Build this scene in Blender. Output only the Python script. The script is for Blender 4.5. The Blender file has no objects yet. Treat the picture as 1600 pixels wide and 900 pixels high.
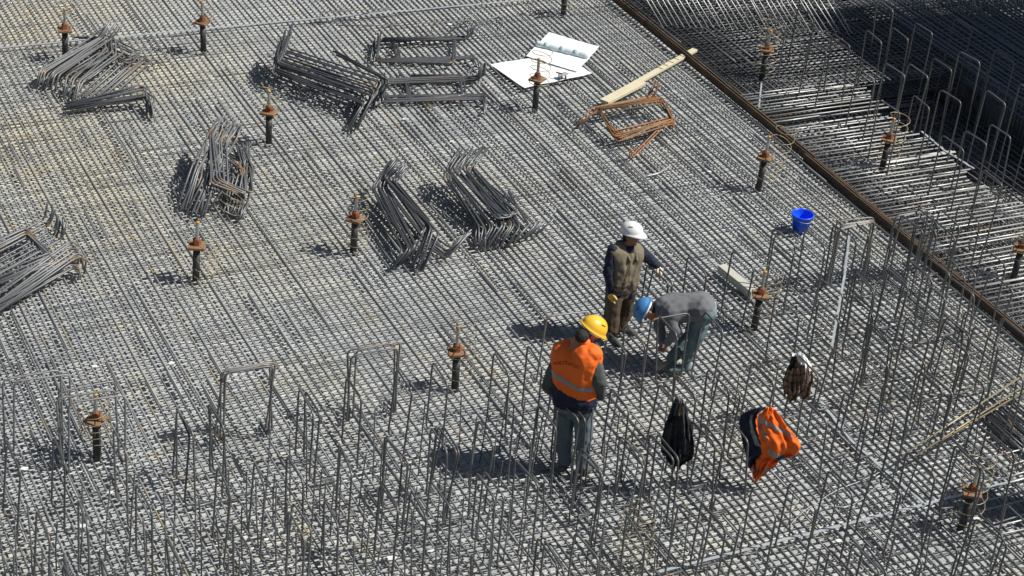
import bpy, bmesh, math, random
import numpy as np
from mathutils import noise as mnoise
from mathutils import Vector, Matrix, Quaternion
random.seed(7); rng = np.random.default_rng(7)
R_ = math.radians
scn = bpy.context.scene
col = scn.collection

# ------------------------------------------------------------------ camera
CAM_H = 13.0
F_PX = 3085.5                      # focal length in pixels of a 1600 px wide frame
def _rot(yaw, tilt, roll):
    ca, sa = math.cos(yaw), math.sin(yaw); cb, sb = math.cos(tilt), math.sin(tilt); cc, sc = math.cos(roll), math.sin(roll)
    Rz = np.array([[ca,-sa,0],[sa,ca,0],[0,0,1]]); Rx = np.array([[1,0,0],[0,cb,-sb],[0,sb,cb]]); Rr = np.array([[cc,-sc,0],[sc,cc,0],[0,0,1]])
    return Rr @ Rx @ Rz
RC = _rot(R_(28.61514), R_(-59.17684), R_(-5.9399))
cd = bpy.data.cameras.new('camera'); cam = bpy.data.objects.new('camera', cd); col.objects.link(cam)
cd.sensor_width = 36; cd.lens = 36 * F_PX / 1600; cd.clip_start = 0.1; cd.clip_end = 2000
M = Matrix(RC.T.tolist()).to_4x4(); M.translation = Vector((0, 0, CAM_H)); cam.matrix_world = M
scn.camera = cam
def ray(u, v): return RC.T @ np.array([(u - 800) / F_PX, (450 - v) / F_PX, -1.0])
def at(u, v, z=0.0):
    "the point of the place at height z that the survey pixel u, v of the photograph shows"
    d = ray(u, v); t = (z - CAM_H) / d[2]; p = d * t; return Vector((p[0], p[1], z))
RT = Vector((0.878, -0.478, 0.0)).normalized()     # across the view
AW = Vector((0.478, 0.878, 0.0)).normalized()      # away from the viewer

# ------------------------------------------------------------------ world, sun, exposure
TOSUN = Vector((0.878, -0.478, 1.29)).normalized()
w = bpy.data.worlds.new('World'); scn.world = w; w.use_nodes = True
nt = w.node_tree; nt.nodes.clear()
sky = nt.nodes.new('ShaderNodeTexSky'); sky.sky_type = 'NISHITA'; sky.sun_disc = False
sky.sun_elevation = math.asin(TOSUN.z); sky.sun_rotation = math.atan2(TOSUN.x, TOSUN.y)
bg = nt.nodes.new('ShaderNodeBackground'); bg.inputs['Strength'].default_value = 0.05
wo = nt.nodes.new('ShaderNodeOutputWorld'); nt.links.new(sky.outputs[0], bg.inputs[0]); nt.links.new(bg.outputs[0], wo.inputs[0])
sl = bpy.data.lights.new('sun', 'SUN'); sl.energy = 5.0; sl.angle = R_(0.5); sl.color = (1.0, 0.97, 0.92)
so = bpy.data.objects.new('sun', sl); col.objects.link(so); so.rotation_euler = (-TOSUN).to_track_quat('-Z', 'Y').to_euler(); so.location = (20, 0, 30)
scn.view_settings.view_transform = 'Standard'; scn.view_settings.look = 'None'; scn.view_settings.gamma = 1; scn.view_settings.exposure = 0.08
scn.view_settings.use_curve_mapping = False

# ------------------------------------------------------------------ materials
def newmat(name):
    m = bpy.data.materials.new(name); m.use_nodes = True
    b = m.node_tree.nodes['Principled BSDF']; return m, m.node_tree, b
def noise(t, scale, detail=3, rough=.6, vec=None, dim='3D'):
    n = t.nodes.new('ShaderNodeTexNoise'); n.inputs['Scale'].default_value = scale; n.inputs['Detail'].default_value = detail; n.inputs['Roughness'].default_value = rough
    if vec is not None: t.links.new(vec, n.inputs['Vector'])
    return n
def ramp(t, src, stops):
    r = t.nodes.new('ShaderNodeValToRGB'); e = r.color_ramp.elements
    while len(e) < len(stops): e.new(.5)
    for k, (p, c) in enumerate(stops): e[k].position = p; e[k].color = (*c, 1) if len(c) == 3 else c
    t.links.new(src, r.inputs[0]); return r
def mix(t, fac, a, b, mode='MIX'):
    m = t.nodes.new('ShaderNodeMix'); m.data_type = 'RGBA'; m.blend_type = mode
    for s, v in ((m.inputs[0], fac), (m.inputs[6], a), (m.inputs[7], b)):
        if isinstance(v, (int, float)): s.default_value = v
        elif isinstance(v, tuple): s.default_value = (*v, 1)
        else: t.links.new(v, s)
    return m.outputs[2]
def math_(t, op, a, b=0.0):
    m = t.nodes.new('ShaderNodeMath'); m.operation = op
    for s, v in ((m.inputs[0], a), (m.inputs[1], b)):
        if isinstance(v, (int, float)): s.default_value = v
        else: t.links.new(v, s)
    return m.outputs[0]
def bump(t, b, src, strength, dist=.01):
    n = t.nodes.new('ShaderNodeBump'); n.inputs['Strength'].default_value = strength; n.inputs['Distance'].default_value = dist
    t.links.new(src, n.inputs['Height']); t.links.new(n.outputs[0], b.inputs['Normal'])

def rebar_mat(name, base, rust, rust_amt, metallic=.35, rough=.5):
    "mill-scale steel: base tone per bar, ochre and orange rust in runs along the bar"
    m, t, b = newmat(name)
    g = t.nodes.new('ShaderNodeNewGeometry'); a = t.nodes.new('ShaderNodeAttribute'); a.attribute_name = 'tint'
    sx = t.nodes.new('ShaderNodeSeparateColor'); t.links.new(a.outputs['Color'], sx.inputs[0])
    n1 = noise(t, 1.3, 4, .65, g.outputs['Position']); n2 = noise(t, 38, 2, .6, g.outputs['Position'])
    v = math_(t, 'ADD', math_(t, 'MULTIPLY', sx.outputs[0], .55), .72)
    v = math_(t, 'MULTIPLY', v, math_(t, 'ADD', math_(t, 'MULTIPLY', n2.outputs[0], .7), .65))
    c = mix(t, 1.0, tuple(base), v, 'MULTIPLY')
    # per-bar rust threshold (G) and bend rust (B)
    rn = noise(t, 2.2, 4, .7, g.outputs['Position'])
    f = math_(t, 'ADD', math_(t, 'MULTIPLY', math_(t, 'SUBTRACT', rn.outputs[0], .60 - rust_amt), 5.0), math_(t, 'MULTIPLY', math_(t, 'SUBTRACT', sx.outputs[1], .5), 3.0))
    f = math_(t, 'ADD', f, math_(t, 'MULTIPLY', sx.outputs[2], 2.0))
    cl = t.nodes.new('ShaderNodeClamp'); t.links.new(f, cl.inputs[0]); f = math_(t, 'MULTIPLY', cl.outputs[0], .85)
    rc = ramp(t, n2.outputs[0], [(.3, tuple(x*.6 for x in rust)), (.6, rust)])
    c = mix(t, f, c, rc.outputs[0])
    t.links.new(c, b.inputs['Base Color'])
    t.links.new(math_(t, 'MULTIPLY', math_(t, 'SUBTRACT', 1.0, f), metallic), b.inputs['Metallic'])
    b.inputs['Roughness'].default_value = rough
    bump(t, b, n2.outputs[0], .25, .003)
    return m
def plain(name, base, rough=.7, metallic=0, var=.25, scale=14, bstr=.15, bd=.01, dirt=None):
    m, t, b = newmat(name)
    tc = t.nodes.new('ShaderNodeTexCoord')
    n = noise(t, scale, 4, .6, tc.outputs['Object'])
    v = math_(t, 'ADD', math_(t, 'MULTIPLY', n.outputs[0], var * 2), 1 - var)
    c = mix(t, 1.0, tuple(base), v, 'MULTIPLY')
    if dirt:
        n2 = noise(t, scale * .45, 4, .65, tc.outputs['Object'])
        r = ramp(t, n2.outputs[0], [(.5, (0, 0, 0)), (.62, (1, 1, 1))])
        c = mix(t, r.outputs[0], c, tuple(dirt))
    t.links.new(c, b.inputs['Base Color']); b.inputs['Roughness'].default_value = rough; b.inputs['Metallic'].default_value = metallic
    if bstr: bump(t, b, n.outputs[0], bstr, bd)
    return m
MAT = {}
MAT['mat_bar'] = rebar_mat('mat_bar', (.205, .21, .213), (.40, .29, .10), .07, metallic=.22, rough=.5)
MAT['cross_bar'] = rebar_mat('cross_bar', (.40, .405, .39), (.36, .25, .10), .04, metallic=.2, rough=.5)  # paler than the long bars: sunlight on them put into the colour
MAT['lit_bar'] = rebar_mat('lit_bar', (.50, .50, .47), (.36, .24, .11), .03, metallic=.3, rough=.4)  # pale copy of the steel, its sunlit look put into the colour
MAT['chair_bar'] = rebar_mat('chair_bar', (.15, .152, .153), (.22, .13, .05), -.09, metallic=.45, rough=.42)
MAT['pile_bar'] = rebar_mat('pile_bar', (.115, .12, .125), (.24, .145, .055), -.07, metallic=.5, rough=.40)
MAT['pale_bar'] = rebar_mat('pale_bar', (.185, .19, .19), (.33, .2, .08), -.02, metallic=.3, rough=.45)
MAT['rusty_bar'] = rebar_mat('rusty_bar', (.30, .18, .09), (.40, .14, .03), .12, metallic=.1, rough=.7)
MAT['wire'] = rebar_mat('wire', (.34, .29, .18), (.36, .20, .07), .05, metallic=.4, rough=.45)
MAT['rust_plate'] = plain('rust_plate', (.27, .13, .055), .9, 0, .35, 24, .4, .004, dirt=(.22, .17, .11))
MAT['rust_nut'] = plain('rust_nut', (.26, .085, .03), .8, 0, .3, 40, .3, .003)
MAT['pipe'] = plain('pipe', (.040, .040, .040), .6, .1, .35, 14, .3, .004, dirt=(.11, .105, .095))
MAT['thread'] = plain('thread', (.50, .50, .48), .4, .6, .3, 60, .2, .002)
MAT['thread_tip'] = plain('thread_tip', (.55, .28, .06), .7)
MAT['zinc'] = plain('zinc', (.52, .56, .57), .4, .35, .2, 6, .1, .003)
MAT['curb'] = plain('curb', (.085, .055, .034), .8, 0, .4, 5, .3, .004, dirt=(.13, .085, .045))
MAT['dark_floor'] = plain('dark_floor', (.11, .11, .11), .9, 0, .5, 3, .4, .01, dirt=(.24, .25, .26))
MAT['timber'] = plain('timber', (.62, .55, .38), .8, 0, .12, 8, .2, .004)
MAT['timber_grey'] = plain('timber_grey', (.50, .49, .41), .85, 0, .15, 8, .2, .004)
MAT['paper'] = plain('paper', (.86, .87, .86), .8, 0, .02, 4, .05, .003)
MAT['paper_back'] = plain('paper_back', (.66, .73, .73), .8, 0, .06, 12, .05, .003)
MAT['ink'] = plain('ink', (.45, .60, .62), .8, 0, .1, 12, 0)
MAT['pencil'] = plain('pencil', (.70, .71, .71), .8, 0, .05, 12, 0)
MAT['bucket'] = plain('bucket', (.010, .10, .92), .35, 0, .1, 6, .05, .003)
MAT['skin'] = plain('skin', (.36, .17, .10), .6, 0, .12, 20, .1, .002)
MAT['hair'] = plain('hair', (.018, .015, .013), .8, 0, .3, 60, .5, .004)
MAT['eye'] = plain('eye', (.03, .025, .02), .3, 0, .1, 20, 0)
MAT['white_plastic'] = plain('white_plastic', (.82, .82, .80), .35, 0, .03, 10, .02, .002)
MAT['yellow_plastic'] = plain('yellow_plastic', (.86, .50, .035), .38, 0, .06, 10, .02, .002)
MAT['blue_plastic'] = plain('blue_plastic', (.07, .24, .50), .38, 0, .12, 10, .02, .002)
MAT['olive'] = plain('olive', (.185, .155, .105), .9, 0, .12, 9, .3, .006)
MAT['navy'] = plain('navy', (.010, .014, .035), .85, 0, .3, 9, .4, .01)
MAT['brown_cloth'] = plain('brown_cloth', (.085, .060, .036), .9, 0, .25, 8, .5, .01, dirt=(.13, .095, .055))
MAT['grey_wool'] = plain('grey_wool', (.165, .17, .175), .95, 0, .15, 40, .4, .005)
MAT['dark_sleeve'] = plain('dark_sleeve', (.085, .09, .085), .95, 0, .3, 40, .4, .005)
MAT['jeans'] = plain('jeans', (.12, .16, .185), .9, 0, .2, 10, .4, .006, dirt=(.15, .18, .185))
MAT['teal_jeans'] = plain('teal_jeans', (.13, .195, .21), .9, 0, .2, 10, .4, .006, dirt=(.20, .26, .26))
MAT['orange'] = plain('orange', (.93, .155, .010), .75, 0, .1, 6, .3, .008)
MAT['collar'] = plain('collar', (.86, .17, .02), .75, 0, .1, 6, .3, .008)
MAT['reflective'] = plain('reflective', (.26, .30, .31), .5, .2, .12, 20, .1, .002)
MAT['glove'] = plain('glove', (.72, .66, .48), .85, 0, .1, 30, .2, .003)
MAT['glove_palm'] = plain('glove_palm', (.75, .42, .08), .7, 0, .1, 30, .2, .003)
MAT['boot'] = plain('boot', (.10, .095, .08), .8, 0, .3, 20, .3, .004)
MAT['pale_boot'] = plain('pale_boot', (.34, .32, .25), .85, 0, .2, 20, .3, .004)
MAT['black_print'] = plain('black_print', (.012, .012, .014), .7, 0, .1, 20, 0)
MAT['black_cloth'] = plain('black_cloth', (.016, .017, .022), .9, 0, .4, 12, .5, .01, dirt=(.045, .043, .043))
MAT['lining'] = plain('lining', (.30, .20, .11), .9, 0, .3, 12, .4, .01)
MAT['block_grey'] = plain('block_grey', (.34, .34, .32), .85, 0, .2, 1.2, .2, .01)
MAT['earth'] = plain('earth', (.26, .22, .16), .95, 0, .3, .5, .5, .05)
MAT['litter'] = plain('litter', (.72, .72, .68), .7, 0, .1, 12, 0)
def slab_material():
    m, t, b = newmat('slab_concrete')
    g = t.nodes.new('ShaderNodeNewGeometry')
    n1 = noise(t, .35, 5, .6, g.outputs['Position']); n2 = noise(t, 9, 4, .7, g.outputs['Position']); n3 = noise(t, 55, 2, .6, g.outputs['Position'])
    vo = t.nodes.new('ShaderNodeTexVoronoi'); vo.inputs['Scale'].default_value = 9; t.links.new(g.outputs['Position'], vo.inputs['Vector'])
    c = ramp(t, n1.outputs[0], [(.3, (.40, .42, .43)), (.5, (.45, .465, .46)), (.68, (.52, .51, .44))]).outputs[0]
    c = mix(t, 1.0, c, ramp(t, n2.outputs[0], [(.25, (.6, .61, .63)), (.5, (.92, .92, .91)), (.75, (1.3, 1.29, 1.25))]).outputs[0], 'MULTIPLY')
    c = mix(t, 1.0, c, ramp(t, vo.outputs['Color'], [(0, (.72, .73, .75)), (.7, (1.05, 1.04, 1.02)), (1, (1.3, 1.28, 1.22))]).outputs[0], 'MULTIPLY')
    sp = t.nodes.new('ShaderNodeSeparateXYZ'); t.links.new(g.outputs['Position'], sp.inputs[0])
    def cl(v):
        q = t.nodes.new('ShaderNodeClamp'); t.links.new(v, q.inputs[0]); return q.outputs[0]
    fx = cl(math_(t, 'MULTIPLY', math_(t, 'SUBTRACT', 10.5, sp.outputs[0]), .28)); fy = cl(math_(t, 'MULTIPLY', math_(t, 'SUBTRACT', sp.outputs[1], 19.5), .3))
    ns = cl(math_(t, 'MULTIPLY', math_(t, 'SUBTRACT', n1.outputs[0], .28), 3.0))
    clay = math_(t, 'MULTIPLY', math_(t, 'MULTIPLY', fx, fy), ns)      # yellow clay dust trodden over the far left of the slab
    c = mix(t, math_(t, 'MULTIPLY', clay, .8), c, mix(t, 1.0, c, (1.12, .98, .70), 'MULTIPLY'))
    t.links.new(c, b.inputs['Base Color']); b.inputs['Roughness'].default_value = .9
    bump(t, b, n3.outputs[0], .3, .004)
    return m
MAT['slab'] = slab_material()
def plaid_material():
    m, t, b = newmat('plaid')
    tc = t.nodes.new('ShaderNodeTexCoord'); sp = t.nodes.new('ShaderNodeSeparateXYZ'); t.links.new(tc.outputs['UV'], sp.inputs[0])
    out = None
    for k, (ax, f, wd) in enumerate(((0, 7, .28), (1, 9, .28))):
        s = math_(t, 'FRACT', math_(t, 'MULTIPLY', sp.outputs[ax], f)); s = math_(t, 'LESS_THAN', s, wd)
        out = s if out is None else math_(t, 'ADD', out, s)
    r = ramp(t, math_(t, 'MULTIPLY', out, .5), [(0, (.30, .19, .12)), (.5, (.12, .08, .055)), (1, (.025, .02, .02))])
    t.links.new(r.outputs[0], b.inputs['Base Color']); b.inputs['Roughness'].default_value = .95
    return m
MAT['plaid'] = plaid_material()

# ------------------------------------------------------------------ builders
def tag(o, label=None, cat=None, group=None, kind=None):
    if label: o['label'] = label
    if cat: o['category'] = cat
    if group: o['group'] = group
    if kind: o['kind'] = kind
    return o
def empty(name, loc=(0, 0, 0), rz=0):
    o = bpy.data.objects.new(name, None); col.objects.link(o); o.location = loc; o.rotation_euler = (0, 0, rz); o.empty_display_size = .1; return o
class MB:
    def __init__(s): s.v = []; s.f = []; s.c = []; s.n = 0; s.m = []
    def add(s, v, f, tint=(.5, .3, 0), mi=0):
        s.v.extend(v); s.f.extend([tuple(i + s.n for i in q) for q in f])
        s.c.extend(tint if isinstance(tint, list) else [tint] * len(v)); s.m.extend([mi] * len(f)); s.n += len(v)
    def tube(s, pts, r, sides=6, tint=(.5, .3, 0), bend=None, mi=0, caps=True):
        P = [Vector(p) for p in pts]; n = len(P); vs = []; cs = []
        rr = r if isinstance(r, (list, tuple)) else [r] * n
        d = (P[1] - P[0]).normalized(); up = Vector((0, 0, 1)) if abs(d.z) < .9 else Vector((1, 0, 0))
        a = d.cross(up).normalized()
        for i in range(n):
            if i == 0: d = P[1] - P[0]
            elif i == n - 1: d = P[-1] - P[-2]
            else: d = (P[i + 1] - P[i]).normalized() + (P[i] - P[i - 1]).normalized()
            if d.length < 1e-9: d = Vector((0, 0, 1))
            d.normalize(); a = (a - d * a.dot(d))
            if a.length < 1e-6: a = d.orthogonal()
            a.normalize(); b = d.cross(a)
            for k in range(sides):
                t = 2 * math.pi * (k + .5) / sides; vs.append(tuple(P[i] + (a * math.cos(t) + b * math.sin(t)) * rr[i]))
                cs.append((tint[0], tint[1], bend[i]) if bend else tint)
        fs = [(i * sides + k, i * sides + (k + 1) % sides, (i + 1) * sides + (k + 1) % sides, (i + 1) * sides + k) for i in range(n - 1) for k in range(sides)]
        if caps: fs += [tuple(range(sides))[::-1], tuple((n - 1) * sides + k for k in range(sides))]
        s.add(vs, fs, cs, mi)
    def box(s, c, d, rot=None, tint=(.5, .3, 0), mi=0, bevel=0):
        bm = bmesh.new(); bmesh.ops.create_cube(bm, size=1)
        for v in bm.verts: v.co = Vector((v.co.x * d[0], v.co.y * d[1], v.co.z * d[2]))
        if bevel: bmesh.ops.bevel(bm, geom=bm.edges[:], offset=bevel, segments=1, affect='EDGES', profile=.5)
        m = (rot if rot is not None else Matrix.Identity(3))
        bm.verts.index_update()
        s.add([tuple(m @ v.co + Vector(c)) for v in bm.verts], [tuple(v.index for v in f.verts) for f in bm.faces], tint, mi); bm.free()
    def build(s, name, mat, parent=None, smooth=True, loc=None):
        me = bpy.data.meshes.new(name); me.from_pydata(s.v, [], s.f)
        for x in (mat if isinstance(mat, (list, tuple)) else [mat]): me.materials.append(x)
        me.polygons.foreach_set('material_index', s.m)
        ca = me.color_attributes.new('tint', 'FLOAT_COLOR', 'POINT')
        ca.data.foreach_set('color', np.array([(*c, 1.0) for c in s.c], dtype=np.float32).ravel())
        if smooth: me.polygons.foreach_set('use_smooth', [True] * len(me.polygons))
        me.update()
        o = bpy.data.objects.new(name, me); col.objects.link(o)
        if loc is not None:
            me.transform(Matrix.Translation(-Vector(loc))); o.location = loc
        if parent: o.parent = parent
        return o
def round_path(pts, rad, seg=4):
    "rounds the inner corners of a bent bar; returns points and a flag that is 1 in the bends"
    P = [Vector(p) for p in pts]; out = [P[0]]; fl = [0.0]
    for i in range(1, len(P) - 1):
        a = (P[i - 1] - P[i]); b = (P[i + 1] - P[i]); r = min(rad, a.length * .45, b.length * .45)
        p0 = P[i] + a.normalized() * r; p2 = P[i] + b.normalized() * r
        for k in range(seg + 1):
            t = k / seg; out.append(p0 * (1 - t) ** 2 + P[i] * 2 * t * (1 - t) + p2 * t * t); fl.append(1.0 if 0 < k < seg else .5)
    out.append(P[-1]); fl.append(0.0)
    return out, fl
def copy_tree(o, parent=None):
    c = o.copy(); col.objects.link(c); c.parent = parent
    for ch in list(o.children): copy_tree(ch, c)
    return c
def tint(rust=.0, sd=.09, light=0.0): return (random.random() + light, min(1, max(0, random.gauss(.36 + rust, sd))), 0.0)
def sheet(name, x0, x1, y0, y1, z, t, mat, kind='structure', parent=None):
    m = MB(); m.box(((x0 + x1) / 2, (y0 + y1) / 2, z - t / 2), (x1 - x0, y1 - y0, t)); o = m.build(name, mat, parent, smooth=False)
    if kind: o['kind'] = kind
    return o

# ------------------------------------------------------------------ the setting
SLAB_Z = -0.072
PIT_X, PIT_Z, BANK_X = 16.32, -1.0, 20.8
YJ = 23.45                          # where the cross-bar field beyond the strip begins
sheet('ground', -500, 600, -500, 700, -3.0, .5, MAT['earth'])
sheet('concrete_slab', -12, PIT_X, -6, 60, SLAB_Z, 2.9, MAT['slab'])
sheet('pit_floor', PIT_X + .002, 60, -6, 60, PIT_Z, 1.95, MAT['dark_floor'])
sheet('far_slab', BANK_X + .3, 59.9, 18.2, 59.9, -.45, .54, MAT['dark_floor'])

# ------------------------------------------------------------------ the tied mats of bars
def visible_len(p, q, n=10):
    s = 0
    for k in range(n):
        P = np.array(p) + (np.array(q) - np.array(p)) * (k + .5) / n - [0, 0, CAM_H]; c = RC @ P
        u, v = 800 + F_PX * c[0] / -c[2], 450 - F_PX * c[1] / -c[2]
        if -5 < u < 1605 and -5 < v < 905: s += 1 / -c[2]
    return s * math.dist(p, q) / n
def bar_pts(axis, fixed, a, b, z, wob=.004, step=1.3):
    n = max(2, int((b - a) / step)); out = []
    for k in range(n + 1):
        t = a + (b - a) * k / n; j = random.gauss(0, wob) if 0 < k < n else 0; zz = z + random.gauss(0, wob * .5)
        out.append((fixed + j, t, zz) if axis == 'y' else (t, fixed + j, zz))
    return out
def lay(parent, name, axis, span, run, z, spacing, r, mat, length=11.0, lap=.9, dbl=.25, jit=.007, rust=0.0, cut=None, keep=100, skip=0.0, slant=0.0):
    "one layer of parallel bars; the 100 that show largest are parts of their own"
    bars = []; p = span[0]
    while p < span[1]:
        s = run[0] - random.uniform(0, length * .8)
        pp = p + random.gauss(0, jit)
        if random.random() > skip:
            side = 1
            while s < run[1]:
                e = s + length; a, b = max(s, run[0]), min(e + lap, run[1])
                if cut: b = min(b, cut(pp))
                if b - a > .3:
                    pr = pp + side * r * 1.02
                    bars.append((axis, pr, a, b, z + random.gauss(0, .0015)))
                    if random.random() < dbl:
                        L = random.uniform(1.5, 4.5); c = random.uniform(a, max(a + .1, b - L)); bars.append((axis, pr + side * 2.1 * r, c, min(c + L, b), z + .002))
                s = e; side = -side
        p += spacing
    def ends(q): return ((q[1], q[2], q[4]), (q[1], q[3], q[4])) if q[0] == 'y' else ((q[2], q[1], q[4]), (q[3], q[1], q[4]))
    bars = sorted(bars, key=lambda q: -visible_len(*ends(q)))
    rest = MB()
    for i, q in enumerate(bars):
        pts = bar_pts(*q)
        if slant: pts = [(x + slant * (y - 20), y, zz) for x, y, zz in pts]
        if i < keep:
            m = MB(); m.tube(pts, r, 6, tint(rust + (.30 * min(1, max(0, (7.6 - q[1]) / 4)) if q[0] == 'y' else 0), .12, 1.1 * min(1, max(0, (10.5 - q[1]) / 5)) if name == 'long_bar' and q[0] == 'y' and z == 0.0 else 0)); m.build(name, mat, parent)  # long bars paler toward the left: the highlight is put into their tint
        else: rest.tube(pts, r, 6, tint(rust))
    if rest.n: tag(rest.build(name + 's', mat, parent), kind='stuff')
S = .0975
mm = tag(empty('rebar_mat', (8, 20, 0)), 'wide flat grid of tied grey bars left of the brown strip', 'rebar mat')
mm.location = (0, 0, 0)
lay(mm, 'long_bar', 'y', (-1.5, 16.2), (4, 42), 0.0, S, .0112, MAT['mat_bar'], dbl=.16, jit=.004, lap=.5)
lay(mm, 'cross_bar', 'x', (8, 40), (-2, 16.25), -.0215, S, .0105, MAT['cross_bar'], dbl=.0, jit=.004, lap=.0)
def ragged(y): return 18.45 + .12 * math.sin(y * 3.1) + .09 * math.sin(y * 11) + random.uniform(-.05, .05)
rm = tag(empty('rebar_mat'), 'field of bright crosswise bars with ragged ends right of the brown strip', 'rebar mat')
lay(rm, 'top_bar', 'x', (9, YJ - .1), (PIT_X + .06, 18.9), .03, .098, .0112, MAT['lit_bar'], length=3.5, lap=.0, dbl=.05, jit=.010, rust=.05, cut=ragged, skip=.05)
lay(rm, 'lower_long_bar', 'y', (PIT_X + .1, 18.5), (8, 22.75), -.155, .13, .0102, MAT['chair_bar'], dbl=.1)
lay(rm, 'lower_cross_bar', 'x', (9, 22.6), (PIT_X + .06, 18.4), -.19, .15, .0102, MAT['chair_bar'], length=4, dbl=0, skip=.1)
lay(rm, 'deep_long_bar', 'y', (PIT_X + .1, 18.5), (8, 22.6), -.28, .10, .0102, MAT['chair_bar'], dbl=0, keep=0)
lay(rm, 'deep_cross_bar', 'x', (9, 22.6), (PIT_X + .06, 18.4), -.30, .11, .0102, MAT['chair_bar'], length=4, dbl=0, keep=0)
pm = tag(empty('rebar_mat'), 'shaded dark mat of bars down on the floor of the pit', 'rebar mat')
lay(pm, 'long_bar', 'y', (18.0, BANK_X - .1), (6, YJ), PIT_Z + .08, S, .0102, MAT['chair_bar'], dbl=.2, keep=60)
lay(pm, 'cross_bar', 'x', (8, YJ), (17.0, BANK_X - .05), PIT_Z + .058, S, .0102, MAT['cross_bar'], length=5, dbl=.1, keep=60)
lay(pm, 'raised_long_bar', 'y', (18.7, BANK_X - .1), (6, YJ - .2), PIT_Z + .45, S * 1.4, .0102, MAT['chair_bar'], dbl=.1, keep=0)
um = tag(empty('rebar_mat'), 'mat at the top edge just right of the brown strip', 'rebar mat')
lay(um, 'long_bar', 'y', (PIT_X + .08, BANK_X), (YJ - .25, 42), 0.0, S * 1.25, .0102, MAT['chair_bar'], dbl=.35)
lay(um, 'cross_bar', 'x', (YJ - .1, 38), (PIT_X + .08, BANK_X), -.022, S, .0102, MAT['chair_bar'], length=6, dbl=.15)
lay(um, 'lower_bar', 'x', (YJ - .1, 38), (PIT_X + .08, BANK_X), -.12, S, .0102, MAT['chair_bar'], length=6, dbl=.15, keep=0)
lay(um, 'deep_bar', 'y', (PIT_X + .08, BANK_X), (YJ - .1, 38), -.35, S, .0105, MAT['chair_bar'], dbl=.2, keep=0)
lay(um, 'deep_cross_bar', 'x', (YJ - .1, 38), (PIT_X + .08, BANK_X), -.38, S, .0105, MAT['chair_bar'], length=6, dbl=.2, keep=0)
lay(um, 'floor_bar', 'x', (YJ - .1, 38), (PIT_X + .08, BANK_X), -.9, S, .0105, MAT['cross_bar'], length=6, dbl=.2, keep=0)
fm = tag(empty('rebar_mat'), 'dense dark mat on the far bank in the top right corner', 'rebar mat')
lay(fm, 'long_bar', 'y', (BANK_X + .02, 27), (18.3, 40), 0.02, .125, .014, MAT['mat_bar'], dbl=.3, jit=.012)
lay(fm, 'cross_bar', 'x', (18.3, 38), (BANK_X, 27), -.015, .14, .0102, MAT['mat_bar'], dbl=.1)
lay(fm, 'lower_long_bar', 'y', (BANK_X + .02, 27), (18.3, 40), -.16, .11, .0125, MAT['mat_bar'], dbl=.1, jit=.02, keep=0)
lay(fm, 'lower_cross_bar', 'x', (18.3, 38), (BANK_X, 27), -.2, .12, .0102, MAT['mat_bar'], dbl=.1, keep=0)
# face of the bank
lay(fm, 'face_bar', 'y', (BANK_X - .06, BANK_X - .05), (18.3, YJ), -.25, 1, .0102, MAT['chair_bar'], dbl=0, keep=4)
lay(fm, 'face_bar', 'y', (BANK_X - .06, BANK_X - .05), (18.3, YJ), -.5, 1, .0102, MAT['chair_bar'], dbl=0, keep=4)
lay(fm, 'face_bar', 'y', (BANK_X - .06, BANK_X - .05), (18.3, YJ), -.75, 1, .0102, MAT['chair_bar'], dbl=0, keep=4)

for k in range(52):
    y = 18.35 + k * .098; m = MB(); m.tube([(BANK_X - .02 + random.gauss(0, .01), y, PIT_Z), (BANK_X - .02, y + random.gauss(0, .01), .1 + random.uniform(-.1, .12))], .0105, 6, tint()); m.build('face_upright', MAT['chair_bar'], fm)
# brown strip of stacked rusty flats along the edge of the main mat
cs = tag(empty('steel_strip', (16.29, 20, 0)), 'long rusty brown strip of stacked flats dividing the two bar fields', 'steel strip')
for k, (dx, z, wd, h, y0, y1) in enumerate(((0, .03, .02, .13, 4, 21.2), (.028, .045, .022, .12, 4, 42), (.056, .055, .022, .14, 21.0, 42), (.056, .03, .022, .11, 4, 18.0), (.085, .035, .02, .10, 17.4, 24))):
    m = MB(); n = 24; Y0, Y1 = y0, y1
    for i in range(n):
        a = Y0 + (Y1 - Y0) * i / n; b = Y0 + (Y1 - Y0) * (i + 1) / n; j = random.gauss(0, .004)
        m.box((dx - .04 + j, (a + b) / 2 - 20, z), (wd, (b - a) - .001, h))
    m.build('flat_bar', MAT['curb'], cs, smooth=False)

# block added outside the picture to the right, placed to shade the pit
cw = tag(empty('added_shade_block', (27, 17.2, -1)), 'tall grey block added out of view to shade the pit', 'shade_block')
m = MB(); m.box((2, 2.3, 6.2), (4, 4.6, 12.4), bevel=.02); wl = m.build('shade_block', MAT['block_grey'], cw, smooth=False)
for k in range(4):
    m = MB(); m.box((2, 2.3, 2.6 + k * 2.7), (4.03, 4.63, .03)); m.build('joint', MAT['curb'], wl, smooth=False)

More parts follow.
